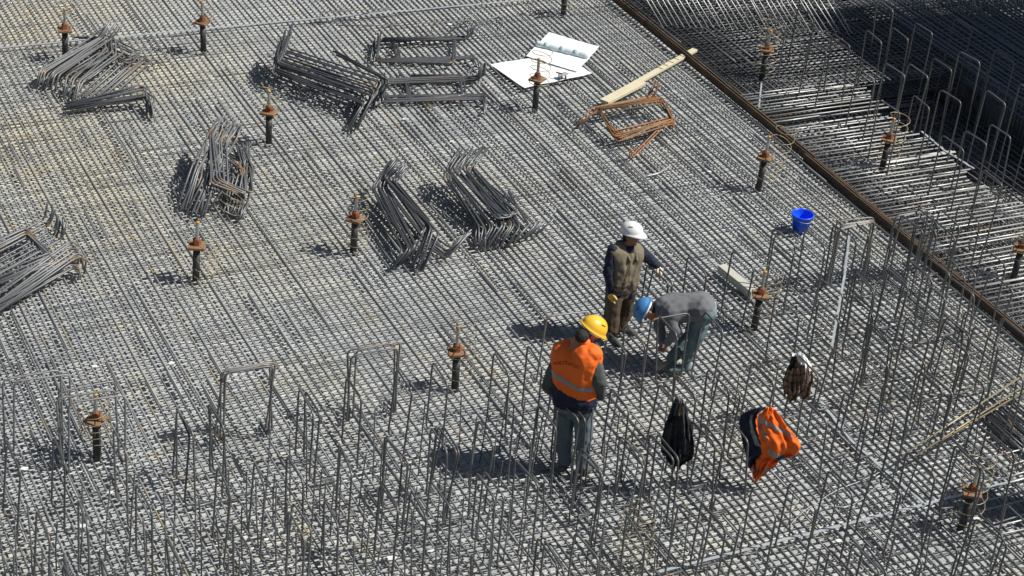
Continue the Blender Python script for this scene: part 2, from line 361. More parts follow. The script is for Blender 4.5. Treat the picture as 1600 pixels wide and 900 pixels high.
# ------------------------------------------------------------------ bar chairs that stand on the mats
CH_R = .0118
def chair_mesh(h, span=.48, foot=.24, axis='y', rnd=None):
    rnd = rnd or random
    j = lambda s=.012: rnd.gauss(0, s)
    lx, ly = j(.03), j(.03)
    y0, y1 = span / 2, -span / 2
    P = [(foot + j(), y0 + j(), .012), (j(), y0 + j(), .012), (lx, y0 + ly, h), (lx + j(), y1 + ly, h + j()), (j(), y1 + j(), .012), (foot * rnd.uniform(.8, 1.1), y1 + j(), .012)]
    if axis == 'x': P = [(b, a, c) for a, b, c in P]
    pts, fl = round_path(P, .075, 4)
    m = MB(); m.tube(pts, CH_R, 7, tint(), bend=[f * rnd.uniform(.3, 1.0) for f in fl]); return m
T_MAIN = """1111,581 1173,566 1143,646 1094,658 1061,590 1024,675 1233,752 1258,624 1242,553 1215,467 1299,542 1320,612 1364,510 1416,497 1386,595 1446,582 1495,571 1475,487 1507,482 1560,559 1292,737 1362,724 1422,706 1495,695 1545,675 1516,800 1450,819 1395,832 1334,850 1286,862 1577,787 1212,885 1210,367 1260,360 1333,344 1306,350 1450,403 1383,420 1333,427 1284,436 1387,419 1418,412 824,539 940,520 985,509 1037,499 1095,490 952,611 1020,601 887,622 839,635 1076,400 1144,392 1014,415 970,687 905,700 811,719 1032,680 1111,779 1059,791 979,802 897,834 837,846 465,607 539,592 612,577 674,566 772,549 739,655 675,665 602,685 449,714 526,699 605,682 676,672 511,784 590,762 674,750 746,736 451,797 745,862 676,885 76,682 0,697 179,674 50,795 120,782 214,759 331,734 389,725 366,817 271,837 167,864 92,882 269,641 335,630 1175,762"""
T_PIT = """1412,333 1439,328 1461,325 1503,322 1529,264 1537,389 1494,400 1203,20 1246,8 1262,60 1307,52 1358,46 1397,41 1428,34 1336,110 1385,98 1411,96 1464,86 1503,81 1551,75 1426,148 1468,141 1535,138 1589,129 1375,160 1509,200 1555,194 1475,209 1487,31 1375,0"""
def pts(T): return [tuple(map(int, t.split(','))) for t in T.split()]
zone_label = {
 'left': 'thin grey bent-bar chair standing in the dense rows at the lower left',
 'mid': 'thin grey bent-bar chair standing in the rows around the orange-vested worker',
 'right': 'dark bent-bar chair standing among the spaced rows at the lower right',
 'pit': 'tall dark bent-bar chair rising from the pit beyond the brown strip'}
zone_group = {'left': 'bar chairs in the dense rows at the lower left', 'mid': 'bar chairs around the workers', 'right': 'bar chairs at the lower right', 'pit': 'tall bar chairs in the pit'}
def put_chair(m, p, zone, rz=0.0, mat=None):
    o = m.build('bar_chair', mat or MAT['chair_bar']); o.location = p; o.rotation_euler = (random.gauss(0, .012), random.gauss(0, .018), rz + random.gauss(0, .05))
    tag(o, zone_label[zone], 'bar chair', zone_group[zone]); return o
CH_H = .93
for (u, v) in pts(T_MAIN):
    p = at(u, v, CH_H); z = 'left' if u < 790 else ('mid' if u < 1130 else 'right')
    put_chair(chair_mesh(CH_H), (p.x + .0, p.y - .24, .012), z)
for (u, v) in pts(T_PIT):
    p = at(u, v, 1.0); zb = PIT_Z + .09 if p.y < YJ + .1 else 0.012
    put_chair(chair_mesh(1.0 - zb), (p.x, p.y - .24, zb), 'pit')
FILL = [o for o in col.objects if o.name.startswith('bar_chair')]
have = [(o.location.x, o.location.y + .24) for o in FILL]
for yy in (11.1, 12.14, 13.23, 14.46, 15.3, 16.32):
    for xx in [3.35 + .515 * k for k in range(25)]:
        if xx > 14.6 + (yy - 14) * .5 or (xx < 9.2 and yy > 15.6): continue
        if min((xx - a) ** 2 + (yy - b) ** 2 for a, b in have) < .30 ** 2 or random.random() > (.45 if xx < 8.6 else .65): continue
        if (xx - 10.9) ** 2 + (yy - 17.0) ** 2 < .8: continue
        put_chair(chair_mesh(CH_H * random.uniform(.96, 1.03)), (xx + random.gauss(0, .03), yy - .24 + random.gauss(0, .03), .012), 'left' if xx < 8.6 else ('mid' if xx < 10.8 else 'right'))
for a, b in have:
    if random.random() < .30 and b < 19:
        put_chair(chair_mesh(CH_H * random.uniform(.97, 1.02)), (a + random.choice((-1, 1)) * random.uniform(.04, .09), b - .24 + random.uniform(-.1, .1), .012), 'left' if a < 8.6 else ('mid' if a < 10.8 else 'right'))
ORD = ['first', 'second', 'third', 'fourth', 'fifth', 'sixth', 'seventh', 'eighth', 'ninth', 'tenth', 'eleventh', 'twelfth', 'thirteenth', 'fourteenth', 'fifteenth', 'sixteenth', 'seventeenth', 'eighteenth', 'nineteenth', 'twentieth'] + ['%dth' % k for k in range(21, 60)]
ALLCH = [o for o in col.objects if o.name.startswith('bar_chair') and o.parent is None]
rows_ = []
for o in sorted(ALLCH, key=lambda o: o.location.y):
    if rows_ and o.location.y - rows_[-1][-1].location.y < .13: rows_[-1].append(o)
    else: rows_.append([o])
for i, rw in enumerate(rows_):
    rw.sort(key=lambda o: o.location.x)
    for k, o in enumerate(rw):
        kind = 'tall dark bent-bar chair' if 'pit' in o['group'] else 'bent-bar chair'
        o['label'] = '%s, %s from the left in the %s row from the bottom edge' % (kind, ORD[k], ORD[i])
# chairs whose top beam lies crosswise (pairs and bundles)
for (u, v, n, L, lab) in ((3, 598, 1, .62, 'left'), (15, 602, 1, .60, 'left'), (92, 622, 2, .62, 'left'), (106, 633, 1, .6, 'left'), (338, 581, 1, .60, 'left'), (349, 588, 3, .55, 'left'), (550, 556, 3, .55, 'left'), (852, 502, 1, .55, 'mid'), (1020, 500, 1, .50, 'mid'), (1308, 350, 1, .5, 'right'), (1312, 357, 4, .55, 'right'), (1398, 345, 3, .55, 'right')):
    for k in range(n):
        p = at(u, v, CH_H)
        put_chair(chair_mesh(CH_H, span=L, axis='x'), (p.x + L / 2 + k * .03, p.y + k * .035, .012), lab, mat=MAT['pale_bar'])  # paler steel puts the lit look of these beams into the colour
# a chair the standing worker rests a hand on stands with the others above

# straight starter bars
def straight(p, h, lab, grp, lean=(0, 0), mat='pale_bar', r=.0086):
    m = MB(); j = lambda: random.gauss(0, .008)
    P = [(0, 0, -.02), (lean[0] * .5 + j(), lean[1] * .5 + j(), h * .5), (lean[0], lean[1], h - .008), (lean[0], lean[1], h)]
    m.tube(P, r, 6, tint()); o = m.build('starter_bar', MAT[mat]); o.location = p
    return tag(o, lab, 'steel bar', grp)
cols = [3.1 + .255 * k for k in range(27)]
rowsY = [12.4, 12.75, 13.45, 13.8, 14.15, 14.85, 15.1, 15.55, 15.85]
for y in rowsY:
    for x in cols:
        lim = 15.4 + .0 * x
        if random.random() < .66 and y < 16.0 - (0.25 if x < 5 else 0):
            straight((x + random.gauss(0, .03), y + random.gauss(0, .05), 0), random.uniform(.62, 1.05), 'thin straight bar standing upright in the dense rows at the lower left', 'upright bars at the lower left', (random.gauss(0, .03), random.gauss(0, .03)))
for y in (12.5, 13.6, 13.9, 14.7, 15.6):
    for x in [10.1 + .52 * k for k in range(9)]:
        if random.random() < .45:
            straight((x + random.gauss(0, .05), y + random.gauss(0, .06), 0), random.uniform(.45, .95), 'thin straight bar standing upright right of the orange-vested worker', 'upright bars right of the workers', (random.gauss(0, .03), random.gauss(0, .03)))
# leaning bright bars hung in a row at the top right of the strip
for k in range(34):
    x = 16.55 + k * .095 + random.gauss(0, .012); y = 26.1 - .035 * k + random.gauss(0, .03)
    m = MB(); b = Vector((x, y, -.02)); tpt = b + Vector((-.30 + random.gauss(0, .03), .9, .75))
    m.tube([b, (b + tpt) / 2, tpt], .0085, 6, tint()); o = m.build('leaning_bar', MAT['lit_bar'])
    tag(o, 'bright bar leaning back in the row at the top edge right of the brown strip', 'steel bar', 'leaning bars at the top edge')
# short bright starter ends sticking up on the far bank, top right corner
for k in range(46):
    p = at(1440 + (k % 23) * 7.2 + random.uniform(-3, 3), 4 + (k // 23) * 16 + random.uniform(-4, 4), 0)
    m = MB(); m.tube([p, p + Vector((-.12 + random.gauss(0, .06), .12, .35 + random.uniform(0, .2)))], .011, 6, tint(.05)); o = m.build('bar_end', MAT['lit_bar'])
    tag(o, 'short bright bar end sticking up on the far bank in the top right corner', 'steel bar', 'bar ends on the far bank')

pp_ = at(1668, 800, 0); st = tag(empty('added_shade_stack', pp_, .45), 'stack of boards added out of view to shade the lower right', 'panel stack')  # unseen stack, added to cast shade over the lower right
for k in range(4):
    m = MB(); m.box((k * .115 - .17, random.gauss(0, .01), .8), (.095, .36, 1.6), bevel=.004); m.build('shade_panel', MAT['timber_grey'], st, smooth=False)
for k in range(22):
    a = at(1528 + random.uniform(0, 70), 628 + random.uniform(-12, 30), .05); b = a + Vector((random.gauss(0, .05), -random.uniform(.7, 1.4), random.uniform(-.01, .04)))
    m = MB(); m.tube([a, (a + b) / 2, b], .0125, 6, tint(.03)); o = m.build('loose_bar', MAT['pile_bar'], loc=tuple(a)); tag(o, 'dark straight bar lying with others near the right edge below the strip', 'steel bar', 'loose dark bars at the right edge')
# ------------------------------------------------------------------ anchor heads
def helix(c, rad, turns, h, seg=14, wob=.0):
    out = []; n = int(turns * seg)
    for i in range(n + 1):
        t = 2 * math.pi * i / seg; k = i / n
        out.append(Vector(c) + Vector((rad * math.cos(t) * (1 + wob * math.sin(3 * k)), rad * math.sin(t), h * k + .02 * math.sin(t * 1.0) + wob * .05 * math.cos(t * .5))))
    return out
def make_anchor():
    root = empty('anchor_post')
    m = MB(); m.tube([(0, 0, -.05), (0, 0, .46)], .048, 16); m.tube([(0, 0, .46), (0, 0, .485)], .056, 16); m.build('pipe', MAT['pipe'], root)
    m = MB(); m.box((0, 0, .505), (.215, .215, .036), Matrix.Rotation(.5, 3, 'Z'), bevel=.004); m.build('plate', MAT['rust_plate'], root, smooth=False)
    m = MB(); m.tube([(0, 0, .523), (0, 0, .60)], [.058, .052], 6); m.tube([(0, 0, .60), (0, 0, .615)], [.045, .040], 12); m.build('nut', MAT['rust_nut'], root, smooth=False)
    m = MB(); P = []; r = []
    for k in range(34):
        P.append((0, 0, .60 + k * .0072)); r.append(.0245 if k % 2 else .021)
    m.tube(P, r, 12); th = m.build('threaded_rod', MAT['thread'], root)
    m = MB(); m.tube([(0, 0, .838), (0, 0, .862)], .026, 12); m.build('rod_tip', MAT['thread_tip'], th)
    return root
def wire_spiral(p, z0, turns, h, rad, lab, tilt=(0, 0)):
    m = MB(); m.tube(helix((0, 0, 0), rad, turns, h, wob=.12), .0055, 5, tint(.12)); o = m.build('wire_spiral', MAT['wire'])
    o.location = (p[0], p[1], z0); o.rotation_euler = (tilt[0], tilt[1], random.uniform(0, 6))
    tag(o, lab, 'wire spiral', 'wire spirals round the anchor posts'); return o
anch = [  # base px, plate rotation, lean, where, spiral (dx, dy, z0, turns, h, rad)
 (318, 79, .2, 'beside the bright tape at the top left', (.05, 0, .45, 3, .5, .12)),
 (102, 92, .9, 'behind the leftmost pile of bars at the top left', (.08, 0, .4, 3, .6, .13)),
 (836, 169, .1, 'in front of the white drawings', (.02, .0, .38, 5, .62, .15)),
 (420, 222, .4, 'above right of the tall fanned pile', (.0, .02, .3, 4, .5, .13)),
 (306, 436, .7, 'standing alone right of the leftmost pile', (.08, -.02, .0, 5, .55, .13)),
 (552, 391, .3, 'touching the left of the two middle piles', (.04, -.02, .05, 6, .8, .14)),
 (711, 604, .8, 'left of the orange-vested worker', (.05, 0, .1, 6, .95, .14)),
 (152, 713, .1, 'among the dense rows at the lower left', (0, .0, .25, 6, .6, .17)),
 (1503, 823, .5, 'at the lower right beside the pale tape', (.03, 0, .05, 6, .95, .17)),
 (1185, 294, .2, 'by the strip above the blue bucket', (.08, 0, .1, 6, .95, .15)),
 (1178, 513, .6, 'at the end of the grey timber', (.06, 0, .05, 7, .85, .15)),
 (1378, 264, .3, 'in the bright crosswise bars right of the strip', (.06, 0, .05, 6, .9, .15)),
 (1583, 437, .4, 'at the right edge of the picture', (.03, 0, .3, 4, .5, .14)),
 (880, 22, .2, 'cut by the top edge right of the centre', (.08, 0, .05, 6, .7, .16)),
 (1190, 122, .5, 'at the top, right of the brown strip', (.02, 0, .1, 6, .9, .16))]
proto = make_anchor()
for i, (u, v, rz, where, sp) in enumerate(anch):
    o = proto if i == 0 else copy_tree(proto)
    p = at(u, v, 0); sc = .96
    o.location = p; o.rotation_euler = (random.gauss(0, .02), random.gauss(0, .02), rz); o.scale = (sc, sc, sc)
    if 1100 < u < 1480: o.rotation_euler = (0, .05, rz)
    tag(o, 'black post with rusty plate ' + where, 'anchor post', 'anchor posts standing in the mats')
    wire_spiral((p.x + sp[0], p.y + sp[1]), sp[2], sp[3], sp[4], sp[5], 'wire spiral round the post ' + where, (random.gauss(0, .08), random.gauss(0, .08)))
p = at(988, 880, 0)
wire_spiral((p.x, p.y), .02, 6, .7, .17, 'loose rusty wire spiral without a post near the bottom edge')
p = at(330, 335, 0)
wire_spiral((p.x + .15, p.y - .1), .05, 3, .3, .16, 'loose wire spiral lying at the foot of the tall fanned pile', (.5, .2))
p = at(432, 118, 0)
wire_spiral((p.x, p.y), .02, 4, .35, .14, 'loose wire spiral at the left end of the sloping dark pile', (.3, .2))

# ------------------------------------------------------------------ piles of bent bars lying on the mat
def pile(path, n, step, lab, grp, mat='pile_bar', jit=.02, rad=.07, r=.0138, bendamt=1.0, dz=0.0):
    "path: (u, v, z) corners of one bent bar; step: pixel shift per copy, dz height per copy"
    B = [at(u, v, z) for u, v, z in path]
    s0 = at(path[0][0] + step[0], path[0][1] + step[1], path[0][2]) - at(path[0][0], path[0][1], path[0][2]); s0.z = 0
    for k in range(n):
        P = []; L = random.gauss(0, .025)
        for q in B:
            P.append(q + s0 * k + Vector((random.gauss(0, jit), random.gauss(0, jit), 0)) + Vector((0, 0, max(-q.z + .022, dz * k + random.gauss(0, jit * .5)))))
        pp, fl = round_path(P, rad, 4)
        m = MB(); m.tube(pp, r, 7, tint(), bend=[f * bendamt * random.uniform(.4, 1) for f in fl])
        o = m.build('bent_bar', MAT[mat], loc=(P[0].x, P[0].y, 0)); tag(o, lab, 'bent bar', grp)
def single(path, lab, mat='pale_bar', rad=.05, r=.009, jit=0, bendamt=1.0, name='loose_bar', grp=None):
    pp, fl = round_path([at(u, v, z) for u, v, z in path], rad, 3)
    m = MB(); m.tube(pp, r, 6, tint(.03), bend=[f * bendamt for f in fl]); o = m.build(name, MAT[mat], loc=(pp[0].x, pp[0].y, 0)); return tag(o, lab, 'steel bar', grp)
Z0 = .03
g = 'bent bars in the pile at the top left'
pile([(55, 134, Z0), (62, 110, .22), (146, 58, .22), (166, 34, .45)], 9, (3.5, .8), 'pale bent bar slanting in the upper bundle of the top left pile', g, 'pale_bar', .03)
pile([(60, 130, Z0), (66, 112, .12), (150, 62, .12), (166, 78, .1), (100, 118, .1)], 5, (3, 1), 'pale bent bar slanting in the upper bundle of the top left pile', g, 'pale_bar', .03)
pile([(98, 152, Z0), (108, 122, .22), (165, 80, .22), (160, 58, .2), (125, 60, .1)], 7, (3.5, 1), 'pale bent bar looped in the middle of the top left pile', g, 'pale_bar', .03)
pile([(112, 148, Z0), (188, 84, Z0 + .03), (202, 92, .05)], 11, (5, 1.0), 'pale straight-lying bar in the middle of the top left pile', g, 'pale_bar', .03)
pile([(140, 70, .1), (198, 98, .12), (210, 92, .1)], 7, (3, -3), 'pale bar crossing behind the middle of the top left pile', g, 'pale_bar', .03)
pile([(100, 160, .05), (224, 136, .2), (232, 144, .2), (234, 176, Z0)], 7, (1, 2.2), 'pale bent bar lying lowest in the top left pile', g, 'pale_bar', .03)
pile([(102, 164, .05), (218, 150, .14), (228, 154, .14), (230, 172, Z0)], 5, (0, 1.2), 'pale bent bar lying lowest in the top left pile', g, 'pale_bar', .03)
g = 'bent bars in the sloping dark pile'
pile([(459, 36, .62), (447, 74, .40), (592, 124, .36), (566, 176, Z0)], 9, (-1.5, 3.2), 'dark bent bar in the sloping pile left of the upper middle', g, 'pile_bar', .02)
pile([(447, 48, .55), (436, 88, .28), (574, 138, .26), (553, 178, Z0)], 9, (-1.2, 2.8), 'dark bent bar in the sloping pile left of the upper middle', g, 'pile_bar', .02)
pile([(440, 70, .30), (436, 100, .10), (560, 146, .12), (552, 160, Z0)], 7, (-1.5, 3), 'dark bent bar in the sloping pile left of the upper middle', g, 'pile_bar', .02)
pile([(520, 80, .42), (598, 118, .34), (578, 152, .05)], 5, (2, 2), 'dark bent bar in the sloping pile left of the upper middle', g, 'pile_bar', .02)
g = 'bent bars in the rear open pile'
pile([(741, 36, .28), (738, 57, .06), (592, 59, .06), (590, 92, .05)], 5, (-2, 1.0), 'dark bent bar in the rear of the two open rectangular piles', g, 'pile_bar', .015)
pile([(592, 56, .2), (588, 95, .05), (708, 100, .05), (709, 64, .05), (600, 62, .1)], 5, (.5, -1), 'dark bent bar in the rear of the two open rectangular piles', g, 'pile_bar', .015)
pile([(615, 68, .05), (620, 93, .04), (736, 88, .04), (742, 104, .02)], 4, (2, 1), 'dark bent bar in the rear of the two open rectangular piles', g, 'pile_bar', .015)
g = 'bent bars in the front open pile'
pile([(758, 98, .3), (757, 118, .06), (600, 123, .06), (598, 158, .05)], 7, (-1.5, 1.2), 'dark bent bar in the front of the two open rectangular piles', g, 'pile_bar', .015)
pile([(597, 124, .16), (599, 160, .05), (756, 156, .06), (758, 178, Z0)], 7, (.2, -1.6), 'dark bent bar in the front of the two open rectangular piles', g, 'pile_bar', .015)
pile([(632, 122, .05), (637, 156, .05), (722, 150, .06), (718, 118, .05), (640, 121, .05)], 4, (1.5, -.8), 'dark bent bar in the front of the two open rectangular piles', g, 'pile_bar', .015)
g = 'bent bars in the tall fanned pile'
pile([(345, 186, .62), (330, 204, .50), (298, 262, .35), (276, 326, Z0)], 11, (4.0, 1.2), 'grey bent bar in the left fan of the tall pile', g, 'pale_bar', .03)
pile([(342, 186, .6), (326, 210, .5), (318, 280, .28), (302, 322, Z0)], 8, (4, 1.4), 'grey bent bar in the left fan of the tall pile', g, 'pale_bar', .03)
pile([(325, 204, .52), (332, 286, .34), (380, 306, .20), (376, 226, .28)], 5, (3, -1.2), 'grey bent bar in the open right loop of the tall pile', g, 'pale_bar', .02)
pile([(338, 232, .30), (374, 252, .26), (352, 320, Z0)], 8, (1.5, 2.2), 'grey bent bar in the open right loop of the tall pile', g, 'pale_bar', .03)
pile([(366, 258, .2), (352, 308, .08), (348, 332, Z0)], 8, (4.5, .5), 'grey bent bar in the open right loop of the tall pile', g, 'pale_bar', .03)
pile([(364, 228, .4), (376, 262, .2), (368, 312, .1), (362, 335, Z0)], 7, (3, 1), 'grey bent bar in the open right loop of the tall pile', g, 'pile_bar', .03)
g = 'bent bars in the pile at the left edge'
pile([(74, 316, .42), (70, 342, .20), (-40, 398, .15), (-60, 420, .15)], 9, (3.6, 4.0), 'grey bent bar with its hooked end up in the pile at the left edge', g, 'pile_bar', .025)
pile([(-60, 402, .2), (38, 354, .22), (80, 396, .2), (-30, 440, .1)], 5, (1, 3.2), 'grey bent bar in the open loop of the pile at the left edge', g, 'pale_bar', .02)
pile([(-40, 480, .1), (108, 380, .22), (120, 382, .22), (120, 402, Z0)], 7, (1.5, 4.4), 'grey bent bar in the fan of the pile at the left edge', g, 'pale_bar', .02)
pile([(-40, 490, .1), (112, 408, .14), (124, 412, .14), (124, 428, Z0)], 5, (.4, 3.0), 'grey bent bar in the fan of the pile at the left edge', g, 'pale_bar', .02)
g = 'bent bars in the left of the two middle piles'
pile([(618, 250, .60), (597, 274, .40), (666, 352, .34), (640, 412, Z0)], 9, (2.4, 1.4), 'dark bent bar in the left of the two middle piles', g, 'pile_bar', .02)
pile([(604, 256, .5), (584, 296, .30), (634, 392, .22), (612, 420, Z0)], 8, (2.4, -1.0), 'dark bent bar in the left of the two middle piles', g, 'pile_bar', .025)
pile([(600, 300, .2), (655, 375, .14), (690, 404, Z0), (724, 370, .30)], 8, (2, -1.5), 'dark bent bar with a raised end in the left of the two middle piles', g, 'pile_bar', .025)
pile([(590, 320, .1), (640, 380, .1), (668, 350, .2), (610, 290, .2)], 4, (2, -1.5), 'dark bent bar in the left of the two middle piles', g, 'pile_bar', .025)
g = 'bent bars in the right of the two middle piles'
pile([(718, 232, .60), (694, 264, .40), (768, 352, .20), (746, 386, Z0)], 11, (4.5, .0), 'dark bent bar in the right of the two middle piles', g, 'pile_bar', .02)
pile([(712, 240, .5), (692, 276, .35), (742, 350, .18), (738, 384, Z0)], 5, (4.5, 1), 'dark bent bar in the right of the two middle piles', g, 'pile_bar', .02)
pile([(735, 266, .35), (760, 300, .30), (795, 334, .28), (812, 330, .28), (758, 278, .3)], 8, (-2.5, 1.2), 'dark bent bar in the right of the two middle piles', g, 'pile_bar', .03)
pile([(760, 310, .2), (798, 378, Z0), (826, 350, .25)], 9, (5, -1.0), 'dark bent bar with a raised end in the right of the two middle piles', g, 'pile_bar', .025)
g = 'rusty bent bars by the planks'
pile([(1024, 126, .42), (1012, 150, .16), (928, 168, .16), (900, 192, Z0)], 5, (2.2, 1.6), 'orange rusty bent bar in the pile beside the pale planks', g, 'rusty_bar', .035, r=.0105, dz=.006)
pile([(934, 168, .20), (1026, 152, .20), (1046, 182, .18), (958, 206, .14), (932, 172, .16)], 6, (1.4, 2.2), 'orange rusty bent bar looped in the pile beside the pale planks', g, 'rusty_bar', .035, r=.0105, dz=.006)
pile([(950, 200, .05), (955, 214, .1), (1046, 184, .2), (1048, 200, .02)], 5, (2, 2.0), 'orange rusty bent bar in the front of the pile beside the pale planks', g, 'rusty_bar', .035, r=.0105, dz=.006)
pile([(983, 232, .22), (984, 246, .04), (1048, 182, .18), (1052, 196, .1)], 2, (3, 1), 'pale rusty bar with a hooked end reaching out of the rusty pile', g, 'rusty_bar', .008, r=.0105)
g = 'single bent bars near the top edge'
for P, lab in (
 ([(499, 34, Z0), (501, 19, .15), (612, 13, .15), (614, 32, Z0)], 'thin bent bar bridging left of the piles near the top edge'),
 ([(492, 34, Z0), (524, 34, Z0), (526, 17, .2)], 'thin bar with a dark upright end near the top edge'),
 ([(525, 40, Z0), (624, 39, Z0)], 'thin straight bar lying in front of the bridging bar near the top edge'),
 ([(523, 30, Z0), (612, 14, .1)], 'thin bar crossing under the bridging bar near the top edge'),
 ([(649, 50, Z0), (652, 37, .12), (742, 31, .12), (752, 46, Z0)], 'thin bent bar arching behind the rear open pile'),
 ([(674, 48, Z0), (681, 28, .25)], 'short dark bar sticking up behind the rear open pile'),
 ([(700, 50, Z0), (752, 14, .1), (754, 0, .25)], 'thin bar with an upright end right of the rear open pile'),
 ([(742, 40, Z0), (785, 22, .05), (786, 40, Z0)], 'thin bar slanting towards the white drawings')):
    single(P, lab, 'pale_bar', name='bent_bar', grp=g)
# crossing loose bars at the right
single([(1410, 712, .35), (1620, 572, .35)], 'upper of the long pale bars slanting at the right edge', 'wire', r=.011)
single([(1425, 716, .30), (1620, 590, .30)], 'middle of the long pale bars slanting at the right edge', 'wire', r=.011)
single([(1430, 712, .25), (1478, 684, .25), (1620, 600, .25)], 'lowest of the long pale bars slanting at the right edge', 'wire', r=.011)
for k in range(9):
    v = 700 + k * 16 + random.uniform(-4, 4)
    single([(1535 + random.uniform(-15, 25), v + 18, .06), (1640, v - 8, .06)], 'bright short cross bar lying in the shade at the lower right edge', 'lit_bar', grp='cross bars at the lower right edge')
single([(1575, 655, .06), (1590, 680, .06)], 'short orange rusty bar lying near the right edge', 'rusty_bar')
single([(1562, 700, .08), (1586, 722, .08)], 'short rust red bar lying right of the lower right post', 'rusty_bar')

# flat zinc tapes
def tape(path, lab, wd=.04, t=.004, mat='zinc', name='steel_tape'):
    m = MB(); P = [at(u, v, z) for u, v, z in path]; vs = []; fs = []
    d = (P[-1] - P[0]).normalized(); s = d.cross(Vector((0, 0, 1))).normalized() * wd / 2
    n = 26; Q = []
    for i in range(n + 1):
        tt = i / n * (len(P) - 1); k = min(int(tt), len(P) - 2); Q.append(P[k].lerp(P[k + 1], tt - k) + Vector((0, 0, random.gauss(0, .002))) + s * random.gauss(0, .15))
    for q in Q: vs += [q + s, q - s, q - s - Vector((0, 0, t)), q + s - Vector((0, 0, t))]
    for i in range(n):
        for k in range(4): fs.append((i * 4 + k, i * 4 + (k + 1) % 4, i * 4 + 4 + (k + 1) % 4, i * 4 + 4 + k))
    fs += [(3, 2, 1, 0), (n * 4, n * 4 + 1, n * 4 + 2, n * 4 + 3)]
    m.add([tuple(v) for v in vs], fs); o = m.build(name, MAT[mat], smooth=False, loc=tuple(P[0])); return tag(o, lab, 'steel tape')
tape([(-30, 77, .02), (400, 37, .02), (840, -2, .02)], 'long pale flat tape crossing the mat along the top left')
tape([(1030, 893, .022), (1340, 814, .022), (1630, 740, .022)], 'long pale flat tape crossing the mat at the lower right')
tape([(1254, 590, .02), (1330, 688, .018), (1442, 785, .018)], 'pale flat tape running down to the lower tape below the plaid shirt')
tape([(1327, 368, .98), (1320, 430, .62), (1300, 540, .03)], 'pale flat tape standing upright by the grouped chairs under the strip corner', wd=.03)
tape([(1440, 205, .05), (1476, 235, .05), (1522, 263, .05)], 'short pale tape lying on the ends of the bright cross bars', wd=.035)
tape([(1190, 130, .03), (1186, 168, .03)], 'short bright tape lying below the post at the top right', wd=.025)

# ------------------------------------------------------------------ planks, timber, bucket, drawings
def board(a, b, wd, t, lab, mat, z0=.012, notches=0):
    A = at(*a, z0 + t); B = at(*b, z0 + t); d = B - A; L = d.length; ang = math.atan2(d.y, d.x)
    m = MB(); m.box((0, 0, t / 2), (L, wd, t), bevel=.004); o = m.build('plank', MAT[mat], smooth=False)
    c = (A + B) / 2; o.location = (c.x, c.y, z0); o.rotation_euler = (0, 0, ang)
    if notches:
        mm_ = MB()
        for k in range(notches): mm_.box((-L * .05 + k * L * .085, 0, t + .0035), (.012, wd * .96, .003))
        mm_.build('tie_mark', MAT['curb'], o, smooth=False)
    return tag(o, lab, 'plank')
board((944, 157), (1003, 126), .16, .055, 'thick short pale plank lying beside the rusty pile', 'timber', z0=.075)
board((985, 133), (1086, 76), .10, .045, 'long thin pale plank reaching under the brown strip', 'timber', z0=.02, notches=6)
bm_ = board((1128, 413), (1180, 455), .13, .11, 'weathered grey timber beam lying on the mat behind the bent worker', 'timber_grey', z0=.01)
# bucket
def bucket(p):
    root = empty('bucket', p); root.scale = (.90, .90, .82)
    prof = [(0, 0.004), (.118, .004), (.122, .0), (.160, .262), (.176, .262), (.176, .285), (.160, .288), (.154, .27), (.116, .012), (0, .012)]
    m = MB(); n = 36; vs = []; fs = []
    for (r, z) in prof:
        for k in range(n): t = 2 * math.pi * k / n; vs.append((r * math.cos(t), r * math.sin(t), z))
    for i in range(len(prof) - 1):
        for k in range(n): fs.append((i * n + k, i * n + (k + 1) % n, (i + 1) * n + (k + 1) % n, (i + 1) * n + k))
    m.add(vs, fs); m.build('pail', MAT['bucket'], root)
    m = MB(); P = [(.178 * math.cos(t), -.178 * math.sin(t) * .35 - .02, .262 - .13 * math.sin(t)) for t in [math.pi * k / 14 for k in range(15)]]
    P = [(x, -.185 * math.sin(math.pi * k / 14) , .258 - .05 * math.sin(math.pi * k / 14)) for k, (x, y, z) in enumerate(P)]
    m.tube(P, .003, 6); m.build('handle', MAT['thread'], root)
    return tag(root, 'bright blue plastic bucket standing on the mat left of the brown strip', 'bucket')
pb = at(1250, 357, .012); bucket(pb)
# drawings
def paper(corners, z, lab, curl=None):
    A, B, C, D = [at(u, v, z) for u, v in corners]
    m = MB(); n = 14; vs = []; fs = []
    for i in range(n + 1):
        for j in range(n + 1):
            p = A.lerp(B, i / n).lerp(D.lerp(C, i / n), j / n)
            h = .010 * math.sin(i * .9 + j * .35) * math.sin(j * .7) + .012 * max(0, (i / n - .85)) * 6
            vs.append((p.x, p.y, z + .006 + abs(h)))
    N = len(vs); vs += [(x, y, zz - .0012) for x, y, zz in vs]
    q = lambda i, j: i * (n + 1) + j
    for i in range(n):
        for j in range(n):
            fs.append((q(i, j), q(i + 1, j), q(i + 1, j + 1), q(i, j + 1))); fs.append((q(i, j + 1) + N, q(i + 1, j + 1) + N, q(i + 1, j) + N, q(i, j) + N))
    m.add(vs, fs); o = m.build('drawing_sheet', MAT['paper'], loc=(A.x, A.y, z))
    return o, (A, B, C, D)
o, _ = paper([(766, 101), (820, 139), (925, 116), (880, 84)], .018, '')
tag(o, 'large blank white sheet lying front left of the rolled drawing', 'drawing')
o2, (A, B, C, D) = paper([(822, 88), (902, 113), (936, 74), (858, 51)], .045, '')
tag(o2, 'white construction drawing lying partly rolled on the other sheet', 'drawing')
